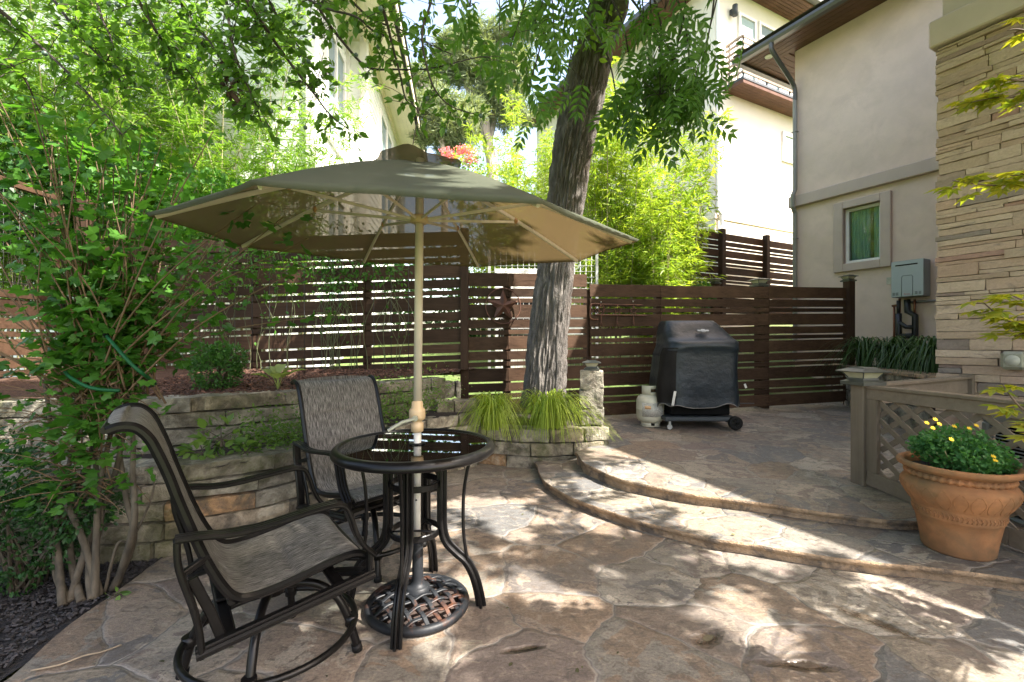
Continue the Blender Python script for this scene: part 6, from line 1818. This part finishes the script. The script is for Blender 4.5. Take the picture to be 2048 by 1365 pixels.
p, _ = blob(tuple(at(920, 360, 13.5)), .75, 900, (1.2, 1, 1), .3); foliage('leaves', OVW, p, MT['shrubleaf'], bl, (.06, .1))
p = np.concatenate([blob(tuple(at(*q, 13.3)), .17, 170, (1.3, 1, .9), .2)[0] for q in ((893, 305), (925, 300), (905, 315), (945, 318), (930, 325), (940, 303))]); foliage('blossom', OVW, p, MT['pink'], bl, (.04, .07), nsp=1.2)

# ---------------- Japanese maple at the right edge
mp = thing('japanese_maple', 'yellow green maple sprays reaching in from the right edge', 'tree', (2.35, 1.0, 0))
m = MB(); limb(m, [(2.35, 1.0, -.05), (2.33, 1.05, .5), (2.4, 1.0, 1.0), (2.3, 1.1, 1.6), (2.25, 1.15, 2.1)], .045, .012, 9); LP_, LD_ = [], []
sprays = [([(2180, 230), (2070, 200), (2000, 195), (1930, 208)], 1.5, 13), ([(2160, 90), (2080, 70), (2035, 60), (2015, 62)], 1.5, 4), ([(2200, 390), (2080, 365), (1990, 372), (1905, 362)], 1.55, 10), ([(2180, 330), (2100, 335), (2040, 350), (2020, 352)], 1.5, 5),
          ([(2180, 690), (2070, 655), (2010, 640), (1960, 600)], 1.5, 13), ([(2180, 600), (2080, 610), (2020, 590)], 1.5, 8), ([(2170, 900), (2070, 835), (2035, 810), (2005, 770)], 1.45, 9), ([(2150, 880), (2070, 868), (2022, 862)], 1.45, 4), ([(2170, 640), (2080, 660), (2030, 672)], 1.48, 6), ([(2180, 170), (2080, 165), (2010, 160), (1995, 150)], 1.48, 7)]
for pp, Y, n in sprays:
    pts = [at(x, y, Y) for x, y in pp]; root = Vector((2.33, 1.05, max(.6, min(2.0, pts[0].z))))
    Pth = limb(m, [root, root.lerp(pts[0], .6) + UZ * .04] + pts, .008, .0016, 6, 8)
    for _ in range(int(n * 2.8)):
        i = int(rng.integers(len(Pth) // 3, len(Pth))); LP_.append(Pth[i] + Vector((rng.normal() * .018, rng.normal() * .02, rng.normal() * .008))); LD_.append(Vector((rng.normal() - .6, rng.normal() * .8, rng.normal() * .18 - .1)))
# the rest of the crown, outside the frame, toward the sun from the shaded patch of patio
for _ in range(1100):
    g = gnd(rng.uniform(1560, 2040), rng.uniform(1170, 1350)); z_ = rng.uniform(1.1, 2.3)
    u_ = (g.x - 1.2) / .9
    p = np.array(g) + S3 * z_
    if p[0] / max(p[1], .05) < 1.17: continue
    if .887 * g.x + .462 * g.y > 2.95: continue
    if mn.noise(Vector((g.x * 2.6, g.y * 2.6, 3.3))) < -.05: continue
    LP_.append(Vector(p)); LD_.append(Vector((rng.normal(), rng.normal(), rng.normal() * .2 - .1)))
    if rng.random() < .12: limb(m, [Vector((2.3, 1.1, min(2.0, z_))), Vector((2.3, 1.1, z_)).lerp(Vector(p), .5) + UZ * .05, Vector(p)], .007, .002, 5, 3)
m.build('branches', simple('maple_twig', (.11, .07, .05), .8), mp)
foliage('leaves', PAL, LP_, MT['maple'], mp, (.055, .085), dirs=unit(np.array(LD_)), nsp=.28)

# ---------------- flowers in the pot
fl = thing('potted_mum', 'leafy plant with small yellow daisies in the terracotta pot', 'plant', (QX, QY, QZ + .46))
P = np.concatenate([blob((QX + dx * .95, QY + dy * .95, QZ + .50 + dz), r, n, (1, 1, .8), .3)[0] for dx, dy, dz, r, n in ((.02, 0, .06, .2, 1500), (-.1, -.02, .09, .13, 900), (.14, .02, .05, .14, 900), (-.02, -.1, .06, .13, 800), (.06, .08, .09, .13, 700), (.2, -.05, .0, .1, 600), (-.14, .05, .1, .09, 450))])
P = P[(P[:, 2] > QZ + .475) & ((P[:, 0] - QX) ** 2 + (P[:, 1] - QY) ** 2 < .30 ** 2)]
m = MB()
for _ in range(40): q = Vector(P[int(rng.integers(len(P)))]); m.tube([Vector((QX + (q.x - QX) * .3, QY + (q.y - QY) * .3, QZ + .46)), q], .0028, 4)
m.build('stems', MT['culm'], fl)
foliage('leaves', LOB, P, MT['mumleaf'], fl, (.015, .028), flat=.7, down=-.1, nsp=.8)
for px, py in ((1853, 847), (1870, 840), (1878, 849), (1865, 857), (1908, 854), (1938, 858), (1952, 852), (1902, 880), (1990, 922), (1986, 914)):
    c = at(px, py, 2.56 if py < 870 else 2.46); m = MB()
    for k in range(10):
        a = 2 * math.pi * k / 10; d = Vector((math.cos(a), math.sin(a) * .5 - .3, .5 * math.sin(a))).normalized(); s = Vector((-d.z, 0, d.x)) * .0035
        m.add([c, c + d * .008 + s, c + d * .014, c + d * .008 - s], [[0, 1, 2, 3]])
    m.sphere(c, .0055, 5, (1, 1, .8)); m.build('flower', MT['yellow'], fl)

# ---------------- small litter on the patio
tg = MB(); tg.tube(catmull([gnd(62, 1342, .006), gnd(120, 1330, .008), gnd(165, 1313, .012), gnd(205, 1304, .008), gnd(243, 1290, .006)], 4), [.0035] * 17, 6)
tag(tg.build('twig', simple('dry_twig', (.3, .24, .17), .9), loc=tuple(gnd(150, 1318))), 'long dry twig lying on the flagstones at the lower left', 'twig')
P = [gnd(rng.uniform(250, 2000), rng.uniform(1000, 1360), .004) for _ in range(46)] + [gnd(x, y, .082) for x, y in ((1410, 1026), (1448, 1062), (1462, 1070), (1475, 1031), (1400, 1022), (1520, 1052))]
P = [p for p in P if p.x < 1.0 or p.z > .05]
tag(foliage('leaf_litter', OV, P, simple('fallen_leaf', (.09, .09, .03), .8, isl=.6), None, (.012, .03), flat=.1, down=0, nsp=.2, loc=(0, 2, 0)), 'tiny fallen leaves scattered over the flagstones', kind='stuff')
